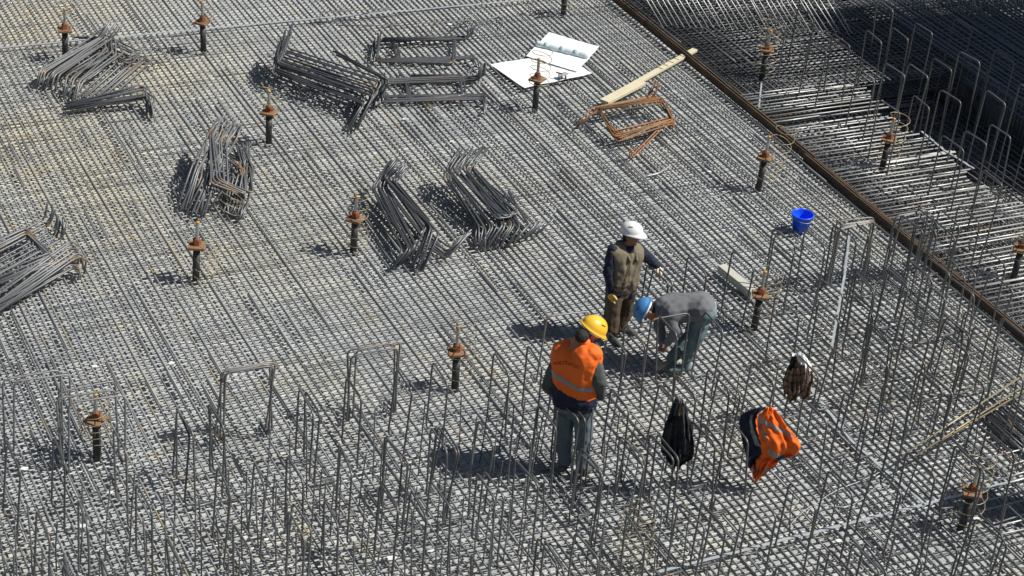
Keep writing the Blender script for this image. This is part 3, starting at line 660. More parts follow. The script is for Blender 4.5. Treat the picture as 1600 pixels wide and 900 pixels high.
def inked(parent, segs, mat, z=.066):
    m = MB()
    for (u0, v0, u1, v1, wd) in segs:
        a, b = at(u0, v0, z), at(u1, v1, z); d = b - a; 
        m.box((a + b) / 2, (d.length, wd, .001), Matrix.Rotation(math.atan2(d.y, d.x), 3, 'Z'))
    o = m.build('drawn_line', mat, None, smooth=False); o.parent = parent; o.matrix_parent_inverse = Matrix.Translation(-parent.location); return o
inked(o2, [(858, 94, 868, 89, .006), (860, 95, 872, 92, .006), (873, 103, 893, 106, .006), (896, 93, 902, 91, .004), (885, 100, 890, 97, .004)], MAT['pencil'])
# rolled edge of the drawing: a soft tube with pale blue printed bands
a, b = at(838, 68, .09), at(919, 88, .09); d = (b - a)
m = MB(); n = 22; m.tube([a + d * k / n for k in range(n + 1)], [.052 + .004 * math.sin(k) for k in range(n + 1)], 14)
roll = m.build('rolled_edge', MAT['paper_back']); roll.parent = o2; roll.matrix_parent_inverse = Matrix.Translation(-o2.location)
for t0, t1 in ((.16, .24), (.46, .55), (.72, .82)):
    m = MB(); m.tube([a + d * t0, a + d * (t0 + t1) / 2, a + d * t1], .0575, 14); q = m.build('printed_band', MAT['ink']); q.parent = roll; q.matrix_parent_inverse = Matrix.Identity(4)
# bracket resting on the sheet
pk = at(880, 124, .02)
root = tag(empty('clamp', pk), 'small steel clamp standing on the corner of the white sheet', 'clamp')
m = MB(); m.box((0, 0, .09), (.16, .10, .006), Matrix.Rotation(.4, 3, 'Z')); m.box((-.06, .02, .05), (.01, .10, .08)); m.build('clamp_plate', MAT['zinc'], root, smooth=False)
m = MB(); m.tube([(-.03, 0, 0), (-.03, 0, .10), (-.12, .04, .12)], .012, 8); m.tube([(.03, -.03, 0), (.03, 0, .09)], .014, 8); m.build('clamp_legs', MAT['rust_nut'], root)

# litter: small white chips
for k, (u, v, s, lab) in enumerate(((706, 221, .05, 'beyond the right middle pile'), (824, 349, .05, 'at the foot of the right middle pile'), (840, 223, .03, 'right of the upper middle'), (631, 186, .04, 'below the front open pile'), (558, 29, .04, 'near the top edge left'), (703, 38, .05, 'near the top edge'), (387, 214, .06, 'right of the tall fanned pile'), (454, 234, .04, 'below the second post'), (148, 572, .05, 'left in the mat'), (267, 568, .05, 'left of the centre in the mat'), (38, 733, .06, 'at the lower left edge'), (172, 770, .06, 'in the dense rows'), (128, 822, .07, 'near the lower left corner'), (612, 872, .08, 'near the bottom edge'), (673, 860, .06, 'in the dense rows near the bottom'), (1108, 268, .05, 'left of the strip'), (1310, 845, .05, 'below the lower tape'), (1525, 810, .06, 'beside the lower right post'))):
    p = at(u, v, .014); m = MB(); a = random.uniform(0, 3)
    pts_ = [(s * math.cos(a + t) * random.uniform(.6, 1), s * .7 * math.sin(a + t) * random.uniform(.6, 1)) for t in (0, 1.3, 2.6, 3.8, 5)]
    vs = [(x, y, random.uniform(0, .012)) for x, y in pts_] + [(x, y, -.004) for x, y in pts_]
    m.add(vs, [(0, 1, 2, 3, 4), (9, 8, 7, 6, 5)] + [(i, (i + 1) % 5 + 0, (i + 1) % 5 + 5, i + 5)[::-1] for i in range(5)]); o = m.build('paper_scrap', MAT['litter'], smooth=False); o.location = p
    tag(o, 'small white scrap lying on the bars ' + lab, 'scrap')
def wire_path(P, lab, r=.004):
    Q = []
    for i in range(len(P) - 1):
        p0 = P[max(i - 1, 0)]; p1 = P[i]; p2 = P[i + 1]; p3 = P[min(i + 2, len(P) - 1)]
        for k in range(5):
            t = k / 5; Q.append(.5 * ((2 * p1) + (p2 - p0) * t + (2 * p0 - 5 * p1 + 4 * p2 - p3) * t * t + (3 * p1 - p0 - 3 * p2 + p3) * t ** 3))
    Q.append(P[-1]); m = MB(); m.tube(Q, r, 5, tint(-.3)); o = m.build('loose_wire', MAT['zinc'], loc=tuple(P[0])); tag(o, lab, 'wire')
wire_path([at(1010, 275, .02), at(1030, 270, .03), at(1048, 258, .03)], 'short white cord lying on the mat above the white-helmeted worker', .010)
wire_path([at(1084, 262, .02), at(1092, 280, .03), at(1098, 305, .03), at(1120, 306, .03), at(1140, 298, .02)], 'thin pale wire curling on the mat left of the bucket')
wire_path([at(u, v, .03) for u, v in ((182, 600), (205, 640), (215, 700), (206, 730))], 'thin pale wire trailing right of the lower left post')
wire_path([at(u, v, .03) for u, v in ((1260, 800), (1300, 770), (1360, 745), (1400, 722), (1440, 690))], 'thin pale wire looping over the mat at the lower right')
wire_path([at(u, v, .03) for u, v in ((1230, 825), (1270, 790), (1330, 790), (1385, 745))], 'second thin pale wire looping over the mat at the lower right')

# ------------------------------------------------------------------ people
def capsule(bm, a, b, ra, rb):
    a = Vector(a); b = Vector(b); q = bmesh.new()
    for c, r in ((a, ra), (b, rb)):
        bmesh.ops.create_icosphere(q, subdivisions=2, radius=r, matrix=Matrix.Translation(c))
    h = bmesh.ops.convex_hull(q, input=q.verts[:])
    bmesh.ops.delete(q, geom=[e for e in h['geom_interior'] if isinstance(e, bmesh.types.BMVert)], context='VERTS')
    me = bpy.data.meshes.new('t'); q.to_mesh(me); q.free(); bm.from_mesh(me); bpy.data.meshes.remove(me)
def ellipsoid(bm, c, rad, rot=None):
    m = Matrix.Translation(Vector(c)) @ (rot.to_4x4() if rot is not None else Matrix.Identity(4)) @ Matrix.Diagonal((*rad, 1))
    bmesh.ops.create_icosphere(bm, subdivisions=3, radius=1, matrix=m)
def blob(name, parts, mat, parent, voxel=.008, smooth=6, fold=0.0, fscale=.07, origin=None):
    "one continuous surface grown round the given tapered limbs and masses"
    bm = bmesh.new()
    for p in parts:
        if p[0] == 'c': capsule(bm, *p[1:])
        else: ellipsoid(bm, *p[1:])
    me = bpy.data.meshes.new(name); bm.to_mesh(me); bm.free()
    o = bpy.data.objects.new(name, me); col.objects.link(o)
    md = o.modifiers.new('r', 'REMESH'); md.mode = 'VOXEL'; md.voxel_size = voxel; md.use_smooth_shade = True
    if smooth: sm = o.modifiers.new('s', 'SMOOTH'); sm.factor = .5; sm.iterations = smooth
    if fold:
        tx = bpy.data.textures.new('fold', 'CLOUDS'); tx.noise_scale = fscale; tx.noise_depth = 1
        d = o.modifiers.new('d', 'DISPLACE'); d.texture = tx; d.strength = fold; d.mid_level = .5; d.texture_coords = 'LOCAL'
        sm2 = o.modifiers.new('s2', 'SMOOTH'); sm2.factor = .5; sm2.iterations = 1
    dg = bpy.context.evaluated_depsgraph_get(); nm = bpy.data.meshes.new_from_object(o.evaluated_get(dg))
    o.modifiers.clear(); o.data = nm; nm.name = name; bpy.data.meshes.remove(me)
    nm.materials.clear(); nm.materials.append(mat)
    nm.polygons.foreach_set('use_smooth', [True] * len(nm.polygons))
    if parent is not None:
        nm.transform(Matrix.Translation(-parent.location)); o.parent = parent
    return o
def band(src, pred, name, mat, off=.004, parent=None):
    "a strip sewn on a garment: the faces of src that satisfy pred, raised by off"
    me = src.data; loc = (parent or src.parent).location if (parent or src.parent) else Vector()
    vs = []; fs = []; idx = {}
    for p in me.polygons:
        if pred(p.center + loc, p.normal):
            q = []
            for v in p.vertices:
                if v not in idx: idx[v] = len(vs); vs.append(me.vertices[v].co + me.vertices[v].normal * off)
                q.append(idx[v])
            fs.append(q)
    if not fs: return None
    n = bpy.data.meshes.new(name); n.from_pydata([tuple(v) for v in vs], [], fs); n.materials.append(mat)
    n.polygons.foreach_set('use_smooth', [True] * len(n.polygons))
    o = bpy.data.objects.new(name, n); col.objects.link(o); o.parent = parent or src
    if parent is None: pass
    return o
def J(base, u, v, a=0.0):
    "joint seen at u, v standing a metres behind (+) or before (-) the base"
    d = Vector(ray(u, v)); c = Vector((0, 0, CAM_H)); P = base + AW * a
    t = (P - c).dot(AW) / d.dot(AW); return c + d * t
def W(r, a, z): return RT * r + AW * a + Vector((0, 0, z))
def frame(fwd, up):
    f = fwd.normalized(); s = f.cross(up).normalized(); u = s.cross(f).normalized()   # s = person's right
    return f, s, u
def hand(wrist, direction, palm_n, curl=.5, size=1.0, side=1):
    "palm, four unequal bent fingers and a thumb that leaves the side of the palm"
    d = direction.normalized(); n = (palm_n - d * palm_n.dot(d)).normalized(); s = d.cross(n).normalized() * side
    out = []; L = .095 * size
    for k in range(4):
        o = s * (.030 - .020 * k) * size
        out.append(('c', wrist + s * (.012 - .008 * k) * size, wrist + d * L + o, .018 * size, .013 * size))
    lens = (.072, .082, .076, .058)
    for k in range(4):
        b = wrist + d * L + s * (.034 - .0225 * k) * size; q = d; seg = lens[k] * size / 3; r = .0098 * size
        for j in range(3):
            q = (q * math.cos(curl) + n * math.sin(curl)).normalized(); e = b + q * seg; out.append(('c', b, e, r, r * .9)); b = e; r *= .92
    b = wrist + d * .035 * size + s * .026 * size; q = (d * .55 + s * .75 + n * .25).normalized()
    for j in range(2):
        e = b + q * .036 * size; out.append(('c', b, e, .0125 * size, .011 * size)); b = e; q = (q + d * .5 + n * .35).normalized()
    return out
def head_parts(c, f, s, u, k=1.0):
    rot = Matrix((s, f, u)).transposed()
    P = [('e', c + u * .02 * k, (.074 * k, .092 * k, .105 * k), rot), ('e', c + f * .030 * k - u * .055 * k, (.055 * k, .060 * k, .062 * k), rot),
         ('c', c + f * .088 * k + u * .012 * k, c + f * .107 * k - u * .022 * k, .010 * k, .015 * k),       # nose
         ('c', c + f * .070 * k - u * .060 * k - s * .018 * k, c + f * .070 * k - u * .060 * k + s * .018 * k, .016 * k, .016 * k),  # mouth
         ('e', c + f * .065 * k - u * .098 * k, (.028 * k, .024 * k, .022 * k), rot),                       # chin
         ('c', c + f * .078 * k + u * .034 * k - s * .032 * k, c + f * .078 * k + u * .034 * k + s * .032 * k, .013 * k, .013 * k)]  # brow
    for g in (-1, 1): P.append(('e', c + s * .077 * k * g - f * .008 * k - u * .005 * k, (.012 * k, .022 * k, .034 * k), rot))  # ears
    return P
def face_details(c, f, s, u, k, root):
    m = MB()
    for g in (-1, 1):
        bm = bmesh.new(); bmesh.ops.create_icosphere(bm, subdivisions=2, radius=.0115 * k, matrix=Matrix.Translation(c + f * .082 * k + u * .016 * k + s * .031 * k * g - root.location)); bm.verts.index_update()
        m.add([tuple(v.co) for v in bm.verts], [tuple(v.index for v in q.verts) for q in bm.faces]); bm.free()
    m.build('eyes', MAT['eye'], root)
def helmet(root, c, f, s, u, k, mat, vents=True):
    "hard hat: lathe-like dome with ridge, rain rim, peak over the face, headband"
    c = c + u * .060 * k
    def pt(th, ph, r=1.0):   # th round, ph 0 rim..pi/2 crown
        rx, ry, rz = .118 * k, .143 * k, .120 * k
        x = math.cos(th) * math.cos(ph); y = math.sin(th) * math.cos(ph); z = math.sin(ph)
        bump_ = 1 + (.045 if abs(x) < .28 and ph > .25 else 0) * (1 - abs(x) / .28 if abs(x) < .28 else 0)
        return c + s * (rx * x * r * bump_) + f * (ry * y * r * bump_) + u * (rz * z * r * bump_)
    nT, nP = 48, 12; vs = []; fs = []
    rows = []
    prof = [(-.30, 1.06), (-.16, 1.03)] 
    for th_i in range(nT):
        th = 2 * math.pi * th_i / nT
    def ring(fn): 
        k0 = len(vs)
        for i in range(nT): vs.append(fn(2 * math.pi * i / nT))
        rows.append(k0)
    def rim(th, outw, dz):
        x, y = math.cos(th), math.sin(th); pk = max(0, y) ** 3
        o = outw * (1 + 3.6 * pk); return c + s * x * (.120 * k + o) + f * y * (.145 * k + o) + u * (dz - .022 * pk * k * (1 if outw > .01 else 0))
    ring(lambda th: rim(th, -.010 * k, -.022 * k)); ring(lambda th: rim(th, .010 * k, -.022 * k)); ring(lambda th: rim(th, .012 * k, -.014 * k)); ring(lambda th: rim(th, .002 * k, -.006 * k))
    for j in range(nP): ring(lambda th, j=j: pt(th, (j / nP) * math.pi / 2 + .02))
    vs.append(c + u * .1255 * k); top = len(vs) - 1
    for a, b in zip(rows[:-1], rows[1:]):
        for i in range(nT): fs.append((a + i, a + (i + 1) % nT, b + (i + 1) % nT, b + i))
    for i in range(nT): fs.append((rows[-1] + i, rows[-1] + (i + 1) % nT, top))
    m = MB(); m.add([tuple(v - root.location) for v in vs], fs); o = m.build('hard_hat', mat, root)
    # inner band
    m = MB(); vv = []; ff = []
    for z in (-.045, -.015):
        for i in range(24): t = 2 * math.pi * i / 24; vv.append(tuple(c + s * .098 * k * math.cos(t) + f * .118 * k * math.sin(t) + u * z * k - root.location))
    for i in range(24): ff.append((i, (i + 1) % 24, 24 + (i + 1) % 24, 24 + i))
    m.add(vv, ff); m.build('headband', MAT['white_plastic'] if mat is not MAT['white_plastic'] else MAT['black_print'], o)
    if vents:
        m = MB()
        for g in (-1, 1):
            for q in range(4):
                p_ = pt(math.pi / 2 - g * (1.2 + q * .14), .80, 1.02) - root.location; m.box(p_, (.012 * k, .008 * k, .006 * k), Matrix((s, f, u)).transposed())
        m.build('vent', MAT['black_print'], o, smooth=False)
    return o
def hair(root, c, f, s, u, k):
    rot = Matrix((s, f, u)).transposed()
    return blob('hair', [('e', c - f * .022 * k + u * .028 * k, (.082 * k, .086 * k, .098 * k), rot), ('e', c - f * .050 * k - u * .045 * k, (.068 * k, .056 * k, .072 * k), rot)], MAT['hair'], root, .006, 2, .010, .02)
def shoe(root, ankle, d, k, mat, toe=.20):
    d = Vector((d.x, d.y, 0)).normalized(); g = Vector((ankle.x, ankle.y, .05 * k))
    return blob('boot', [('c', ankle + Vector((0, 0, .05)), Vector((ankle.x, ankle.y, .06)), .052 * k, .055 * k), ('c', g - d * .06 * k, g + d * toe * .8 * k, .050 * k, .045 * k), ('c', g + d * .10 * k - Vector((0, 0, .008)), g + d * toe * k - Vector((0, 0, .008)), .048 * k, .040 * k)], mat, root, .008, 3)
def torso(sh_l, sh_r, hip_l, hip_r, chest_r, waist_r, hip_rad, grow=0.0, upto=1.0):
    "rows of capsules from the shoulders to the hips"
    P = []; cs = (sh_l + sh_r) / 2; ch = (hip_l + hip_r) / 2
    for g, S_, H_ in ((-1, sh_l, hip_l), (1, sh_r, hip_r)):
        s1 = cs.lerp(S_, .62); w1 = cs.lerp(ch, .62) + (S_ - cs) * .30; h1 = ch + (H_ - ch) * .9
        P += [('c', s1 + (cs - ch).normalized() * -.06, w1, chest_r + grow, waist_r + grow), ('c', w1, w1.lerp(h1, upto), waist_r + grow, hip_rad + grow)]
    m1 = cs + (ch - cs).normalized() * .10
    P.append(('c', m1, cs.lerp(ch, .62), chest_r + grow, waist_r + grow))
    P.append(('c', cs.lerp(sh_l, .9) - (cs - ch).normalized() * .02, cs.lerp(sh_r, .9) - (cs - ch).normalized() * .02, .075 + grow * .6, .075 + grow * .6))
    return P

# --- worker in the white hard hat, standing, one gloved hand on a chair
def worker_white():
    B = at(962, 524, 0); root = empty('person', B)
    tag(root, 'standing worker in white hard hat, olive vest, navy sleeves and brown trousers', 'person')
    k = .98; j = lambda u, v, a: J(B, u, v, a)
    hc = j(986, 368, .0); f, s, u = frame(W(.86, -.42, .03), W(.0, .08, 1))
    neck = j(977, 385, .0); sr, sl_ = j(958, 391, -.12), j(998, 389, .10)
    hr, hl = j(961, 453, -.08), j(980, 452, .06)
    er, wr = j(950, 424, -.20), j(955, 455, -.17); el, wl = j(1013, 405, .16), j(1026, 415, .16)
    kr, ar = j(956, 492, -.10), j(954, 519, -.12); kl, al = j(977, 488, .10), j(966, 512, .10)
    hdr, hdl = W(.05, -.1, -1), (j(1034, 426, .14) - wl).normalized()
    hr_p = hand(wr, hdr, W(.6, .5, 0), .35, 1.05, 1); hl_p = hand(wl, hdl, W(-.4, .1, -1), .55, 1.05, -1)
    body = head_parts(hc, f, s, u, k) + [('c', hc - u * .06, neck, .062, .066), ('c', neck, (sr + sl_) / 2, .068, .10)]
    body += torso(sl_, sr, hl, hr, .115, .115, .12)
    body += [('c', sr, er, .060, .048), ('c', er, wr, .047, .032), ('c', sl_, el, .060, .048), ('c', el, wl, .047, .032)] + hr_p + hl_p
    body += [('c', hr, kr, .095, .065), ('c', kr, ar, .062, .042), ('c', hl, kl, .095, .065), ('c', kl, al, .062, .042)]
    blob('body', body, MAT['skin'], root, .007, 4)
    face_details(hc, f, s, u, k, root); hair(root, hc, f, s, u, k); helmet(root, hc, f, s, u, k * 1.04, MAT['white_plastic'])
    shirt = torso(sl_, sr, hl, hr, .115, .115, .12, .012) + [('c', sr, er, .078, .066), ('c', er, wr, .066, .046), ('c', sl_, el, .078, .064), ('c', el, wl, .062, .046), ('c', neck, (sr + sl_) / 2, .072, .11)]
    blob('sweater', shirt, MAT['navy'], root, .009, 4, .022, .06)
    vest = torso(sl_, sr, hl, hr, .112, .128, .128, .034, .40) + [('c', ((sl_ + sr) / 2).lerp(q, .5), ((sl_ + sr) / 2).lerp(q, .72), .10, .09) for q in (sl_, sr)]
    vest += [('c', neck - u * .01 + f * .0, neck + W(0, 0, -.05), .082, .10)]
    v = blob('vest', vest, MAT['olive'], root, .008, 4, .022, .12)
    F = W(.68, -.74, 0).normalized(); ctr = (sl_ + sr) / 2
    lat = (sl_ - sr).normalized()
    band(v, lambda p, n: abs((p - ctr).dot(lat) + .01) < .014 and n.dot(F) > .2, 'zip', MAT['brown_cloth'], .006)
    band(v, lambda p, n: .03 < abs((p - ctr).dot(lat)) < .14 and n.dot(F) > .1 and abs(p.z - (hl.z + .17)) < .012, 'pocket_seam', MAT['brown_cloth'], .005)
    cl = [('c', neck + F * .06 + lat * .085 + W(0, 0, .01), neck + F * .165 + lat * .055 - W(0, 0, .11), .030, .022), ('c', neck + F * .06 - lat * .085 + W(0, 0, .01), neck + F * .17 - lat * .055 - W(0, 0, .11), .030, .022), ('c', neck - F * .07 + lat * .05 + W(0, 0, .02), neck - F * .07 - lat * .05 + W(0, 0, .02), .034, .034)]
    blob('collar', cl, MAT['olive'], root, .007, 3, .01, .04)
    tr = [('c', hr, kr, .118, .105), ('c', kr, ar + W(0, 0, .05), .108, .115), ('c', hl, kl, .118, .100), ('c', kl, al + W(0, 0, .06), .104, .108), ('c', hr, hl, .13, .13), ('c', (hr + hl) / 2 + W(0, 0, .08), (hr + hl) / 2, .135, .14)]
    blob('trousers', tr, MAT['brown_cloth'], root, .009, 4, .026, .12)
    shoe(root, ar, W(.55, -.8, 0), 1.0, MAT['boot']); shoe(root, al, W(.9, -.3, 0), 1.0, MAT['boot'], .22)
    for h, w_ in ((hr_p, wr), (hl_p, wl)):
        gl = blob('glove', [tuple([q[0], q[1], q[2], q[3] + .004, q[4] + .004]) for q in h] + [('c', w_ - (w_ - (er if w_ is wr else el)).normalized() * -.0, w_ + ((er if w_ is wr else el) - w_).normalized() * .05, .036, .040)], MAT['glove'], root, .005, 2)
        nn = W(.6, .5, 0) if w_ is wr else W(-.4, .1, -1)
        nn = -nn if w_ is wr else nn
        band(gl, lambda p, n, nn=nn, w_=w_: (p - w_).length > .05 and n.dot(nn.normalized()) > -.1, 'palm', MAT['glove_palm'], .0015)
worker_white()

# --- worker in the orange vest, back to the viewer
def worker_orange():
    B = at(897, 736, 0); root = empty('person', B)
    tag(root, 'worker in yellow hard hat and orange reflective vest seen from behind, looking down', 'person')
    k = 1.12; j = lambda u, v, a: J(B, u, v, a)
    hc = j(922, 519, .10); f, s, u = frame(W(.78, .30, -.55), Vector((0, 0, 1)))
    neck = j(908, 530, .0); sl_, sr = j(877, 547, .08), j(926, 553, -.12)
    hl, hr = j(884, 634, .05), j(911, 638, -.05)
    el, wl = j(857, 604, .10), j(874, 618, .30); er, wr = j(936, 596, -.15), j(938, 618, .06)
    kl, al = j(881, 684, .08), j(882, 724, .02); kr, ar = j(912, 686, -.02), j(909, 730, -.08)
    hp = hand(wl, W(.7, .5, .1), W(0, .2, 1), .6, 1.05, 1) + hand(wr, W(-.6, .6, .1), W(0, .2, 1), .6, 1.05, -1)
    body = head_parts(hc, f, s, u, k) + [('c', hc - u * .05 - f * .02, neck, .068, .072), ('c', neck, (sr + sl_) / 2, .075, .11)]
    body += torso(sl_, sr, hl, hr, .13, .125, .13)
    body += [('c', sr, er, .066, .052), ('c', er, wr, .052, .036), ('c', sl_, el, .066, .052), ('c', el, wl, .052, .036)] + hp
    body += [('c', hr, kr, .105, .072), ('c', kr, ar, .070, .048), ('c', hl, kl, .105, .072), ('c', kl, al, .070, .048)]
    blob('body', body, MAT['skin'], root, .008, 4)
    face_details(hc, f, s, u, k, root); hair(root, hc, f, s, u, k); helmet(root, hc, f, s, u, k, MAT['yellow_plastic'])
    sw = torso(sl_, sr, hl, hr, .13, .125, .13, .014) + [('c', sr, er, .080, .090), ('c', er, wr, .088, .060), ('c', sl_, el, .088, .080), ('c', el, wl, .078, .054)]
    blob('sweater', sw, MAT['dark_sleeve'], root, .010, 4, .022, .10)
    jk = torso(sl_, sr, hl, hr, .125, .145, .150, .030, .66)[:5]
    jacket = blob('jacket_hem', [('c', q[1], q[2], q[3], q[4]) for q in jk], MAT['navy'], root, .010, 4, .02, .07)
    zb = hl.z
    vest = torso(sl_, sr, hl, hr, .138, .148, .150, .046, .42) + [('c', ((sl_ + sr) / 2).lerp(q, .5), ((sl_ + sr) / 2).lerp(q, e_), .12, .105) for q, e_ in ((sl_, 1.02), (sr, 1.0))]
    Bk = W(-.35, -.93, 0).normalized()
    v = blob('vest', vest, MAT['orange'], root, .009, 4, .026, .13)
    ctr = (sl_ + sr) / 2; lat = (sr - sl_).normalized(); axis = ((sl_ + sr) / 2 - (hl + hr) / 2).normalized()
    hgt = lambda p: (p - (hl + hr) / 2).dot(axis)
    sl2 = lambda p: hgt(p) + .22 * (p - ctr).dot(lat)
    band(v, lambda p, n: .385 < sl2(p) < .44, 'reflective_strip', MAT['reflective'], .004)
    band(v, lambda p, n: sl2(p) < .255, 'navy_hem', MAT['navy'], .003)
    band(jacket, lambda p, n: hgt(p) < .05, 'pale_hem', MAT['grey_wool'], .003)
    blob('hair', [('c', hc - f * .03 - u * .05, neck + W(0, -.05, .07), .082, .078)], MAT['hair'], root, .006, 2, .010, .02)
    blob('collar', [('c', neck + lat * .06 - W(0, .01, .03), neck - lat * .06 - W(0, .01, .03), .060, .060), ('c', neck - lat * .06 + W(0, .0, -.03), neck - lat * .05 + W(.02, .14, -.06), .040, .034), ('c', neck + lat * .06 + W(0, .0, -.03), neck + lat * .07 + W(.04, .14, -.06), .040, .034)], MAT['collar'], root, .008, 3, .012, .05)
    # lettering across the back of the vest
    cu = bpy.data.curves.new('lettering', 'FONT'); cu.body = 'ЖИLTTyИGO'; cu.size = .056; cu.align_x = 'CENTER'; cu.space_character = 1.02
    to = bpy.data.objects.new('t', cu); col.objects.link(to); dg = bpy.context.evaluated_depsgraph_get(); tm = bpy.data.meshes.new_from_object(to.evaluated_get(dg)); bpy.data.objects.remove(to)
    bm = bmesh.new(); bm.from_mesh(tm); bmesh.ops.subdivide_edges(bm, edges=bm.edges[:], cuts=1)
    from mathutils.bvhtree import BVHTree
    bv = BVHTree.FromPolygons([vv.co for vv in v.data.vertices], [tuple(p.vertices) for p in v.data.polygons])
    tc = J(B, 884, 579, -.25) - root.location; rx = lat; uz = axis
    for q in bm.verts:
        x = q.co.x; y = q.co.y + .016 - (x / .14) ** 2 * .016
        o_ = tc + rx * x + uz * y; hit = bv.ray_cast(o_ - W(0, .6, 0), W(0, 1, 0))
        q.co = (hit[0] - W(0, .018, 0)) if hit[0] is not None else o_
    bm.to_mesh(tm); bm.free(); tm.materials.clear(); tm.materials.append(MAT['black_print']); lo = bpy.data.objects.new('lettering', tm); col.objects.link(lo); lo.parent = v
    tr = [('c', hr, kr, .122, .098), ('c', kr, ar + W(0, 0, .03), .095, .078), ('c', hl, kl, .122, .098), ('c', kl, al + W(0, 0, .03), .095, .078), ('c', hr, hl, .135, .135), ('c', (hr + hl) / 2 + W(0, 0, .1), (hr + hl) / 2, .14, .14)]
    blob('jeans', tr, MAT['jeans'], root, .009, 4, .026, .12)
    shoe(root, al, W(.3, .9, 0), 1.1, MAT['boot']); shoe(root, ar, W(.6, .7, 0), 1.1, MAT['boot'])
worker_orange()

# --- worker bent double over the bars, blue hard hat
def worker_bent():
    B = at(1062, 572, 0); root = empty('person', B)
    tag(root, 'worker in blue hard hat, grey sweater and pale jeans bending down over the bars', 'person')
    k = 1.0; j = lambda u, v, a: J(B, u, v, a)
    hc = j(1013, 486, -.02); f, s, u = frame(W(-.38, -.25, -.9), W(-1, -.05, -.12))
    neck = j(1030, 482, .0); sn, sf = j(1043, 490, -.14), j(1037, 474, .16)      # near (left) and far (right) shoulder
    hn, hf = j(1099, 484, -.10), j(1098, 476, .12)
    en, wn = j(1057, 517, -.20), j(1043, 535, -.16); ef, wf = j(1030, 507, .12), j(1034, 532, .02)
    kn, an = j(1089, 526, -.12), j(1074, 560, -.10); kf, af = j(1080, 522, .12), j(1050, 562, -.02)
    hp = hand(wn, W(-.2, 0, -1), W(-.9, 0, -.3), .6, 1.0, 1) + hand(wf, W(.05, -.1, -1), W(-.9, 0, -.3), .5, 1.0, -1)
    body = head_parts(hc, f, s, u, k) + [('c', hc - u * .05, neck, .062, .066), ('c', neck, (sn + sf) / 2, .07, .10)]
    body += torso(sn, sf, hn, hf, .115, .12, .125)
    body += [('c', sn, en, .060, .050), ('c', en, wn, .048, .033), ('c', sf, ef, .060, .050), ('c', ef, wf, .048, .033)] + hp
    body += [('c', hn, kn, .095, .068), ('c', kn, an, .062, .042), ('c', hf, kf, .095, .068), ('c', kf, af, .062, .042)]
    blob('body', body, MAT['skin'], root, .007, 4)
    face_details(hc, f, s, u, k, root); hair(root, hc, f, s, u, k); helmet(root, hc, f, s, u, k * 1.02, MAT['blue_plastic'])
    ch = (hn + hf) / 2; cs_ = (sn + sf) / 2
    sw = torso(sn, sf, hn, hf, .135, .145, .150, .020, .95) + [('c', cs_, ch, .160, .160), ('c', sn, en, .085, .076), ('c', en, wn, .074, .052), ('c', sf, ef, .085, .074), ('c', ef, wf, .070, .052), ('c', neck + (cs_ - neck) * .4, cs_, .088, .13)]
    blob('sweater', sw, MAT['grey_wool'], root, .009, 5, .024, .14)
    tr = [('c', hn, kn, .125, .098), ('c', kn, an + W(0, 0, .03), .092, .078), ('c', hf, kf, .120, .095), ('c', kf, af + W(0, 0, .03), .088, .074), ('c', hn + W(.02, 0, -.02), hf + W(.02, 0, -.02), .150, .150)]
    blob('jeans', tr, MAT['teal_jeans'], root, .009, 4, .026, .12)
    blob('belt_flap', [('c', ch + W(.13, .03, .06), ch + W(.155, .02, -.03), .018, .016)], MAT['white_plastic'], root, .006, 2)
    shoe(root, an, W(-.9, -.3, 0), 1.0, MAT['teal_jeans']); shoe(root, af, W(-.8, -.6, 0), 1.0, MAT['pale_boot'], .22)
worker_bent()

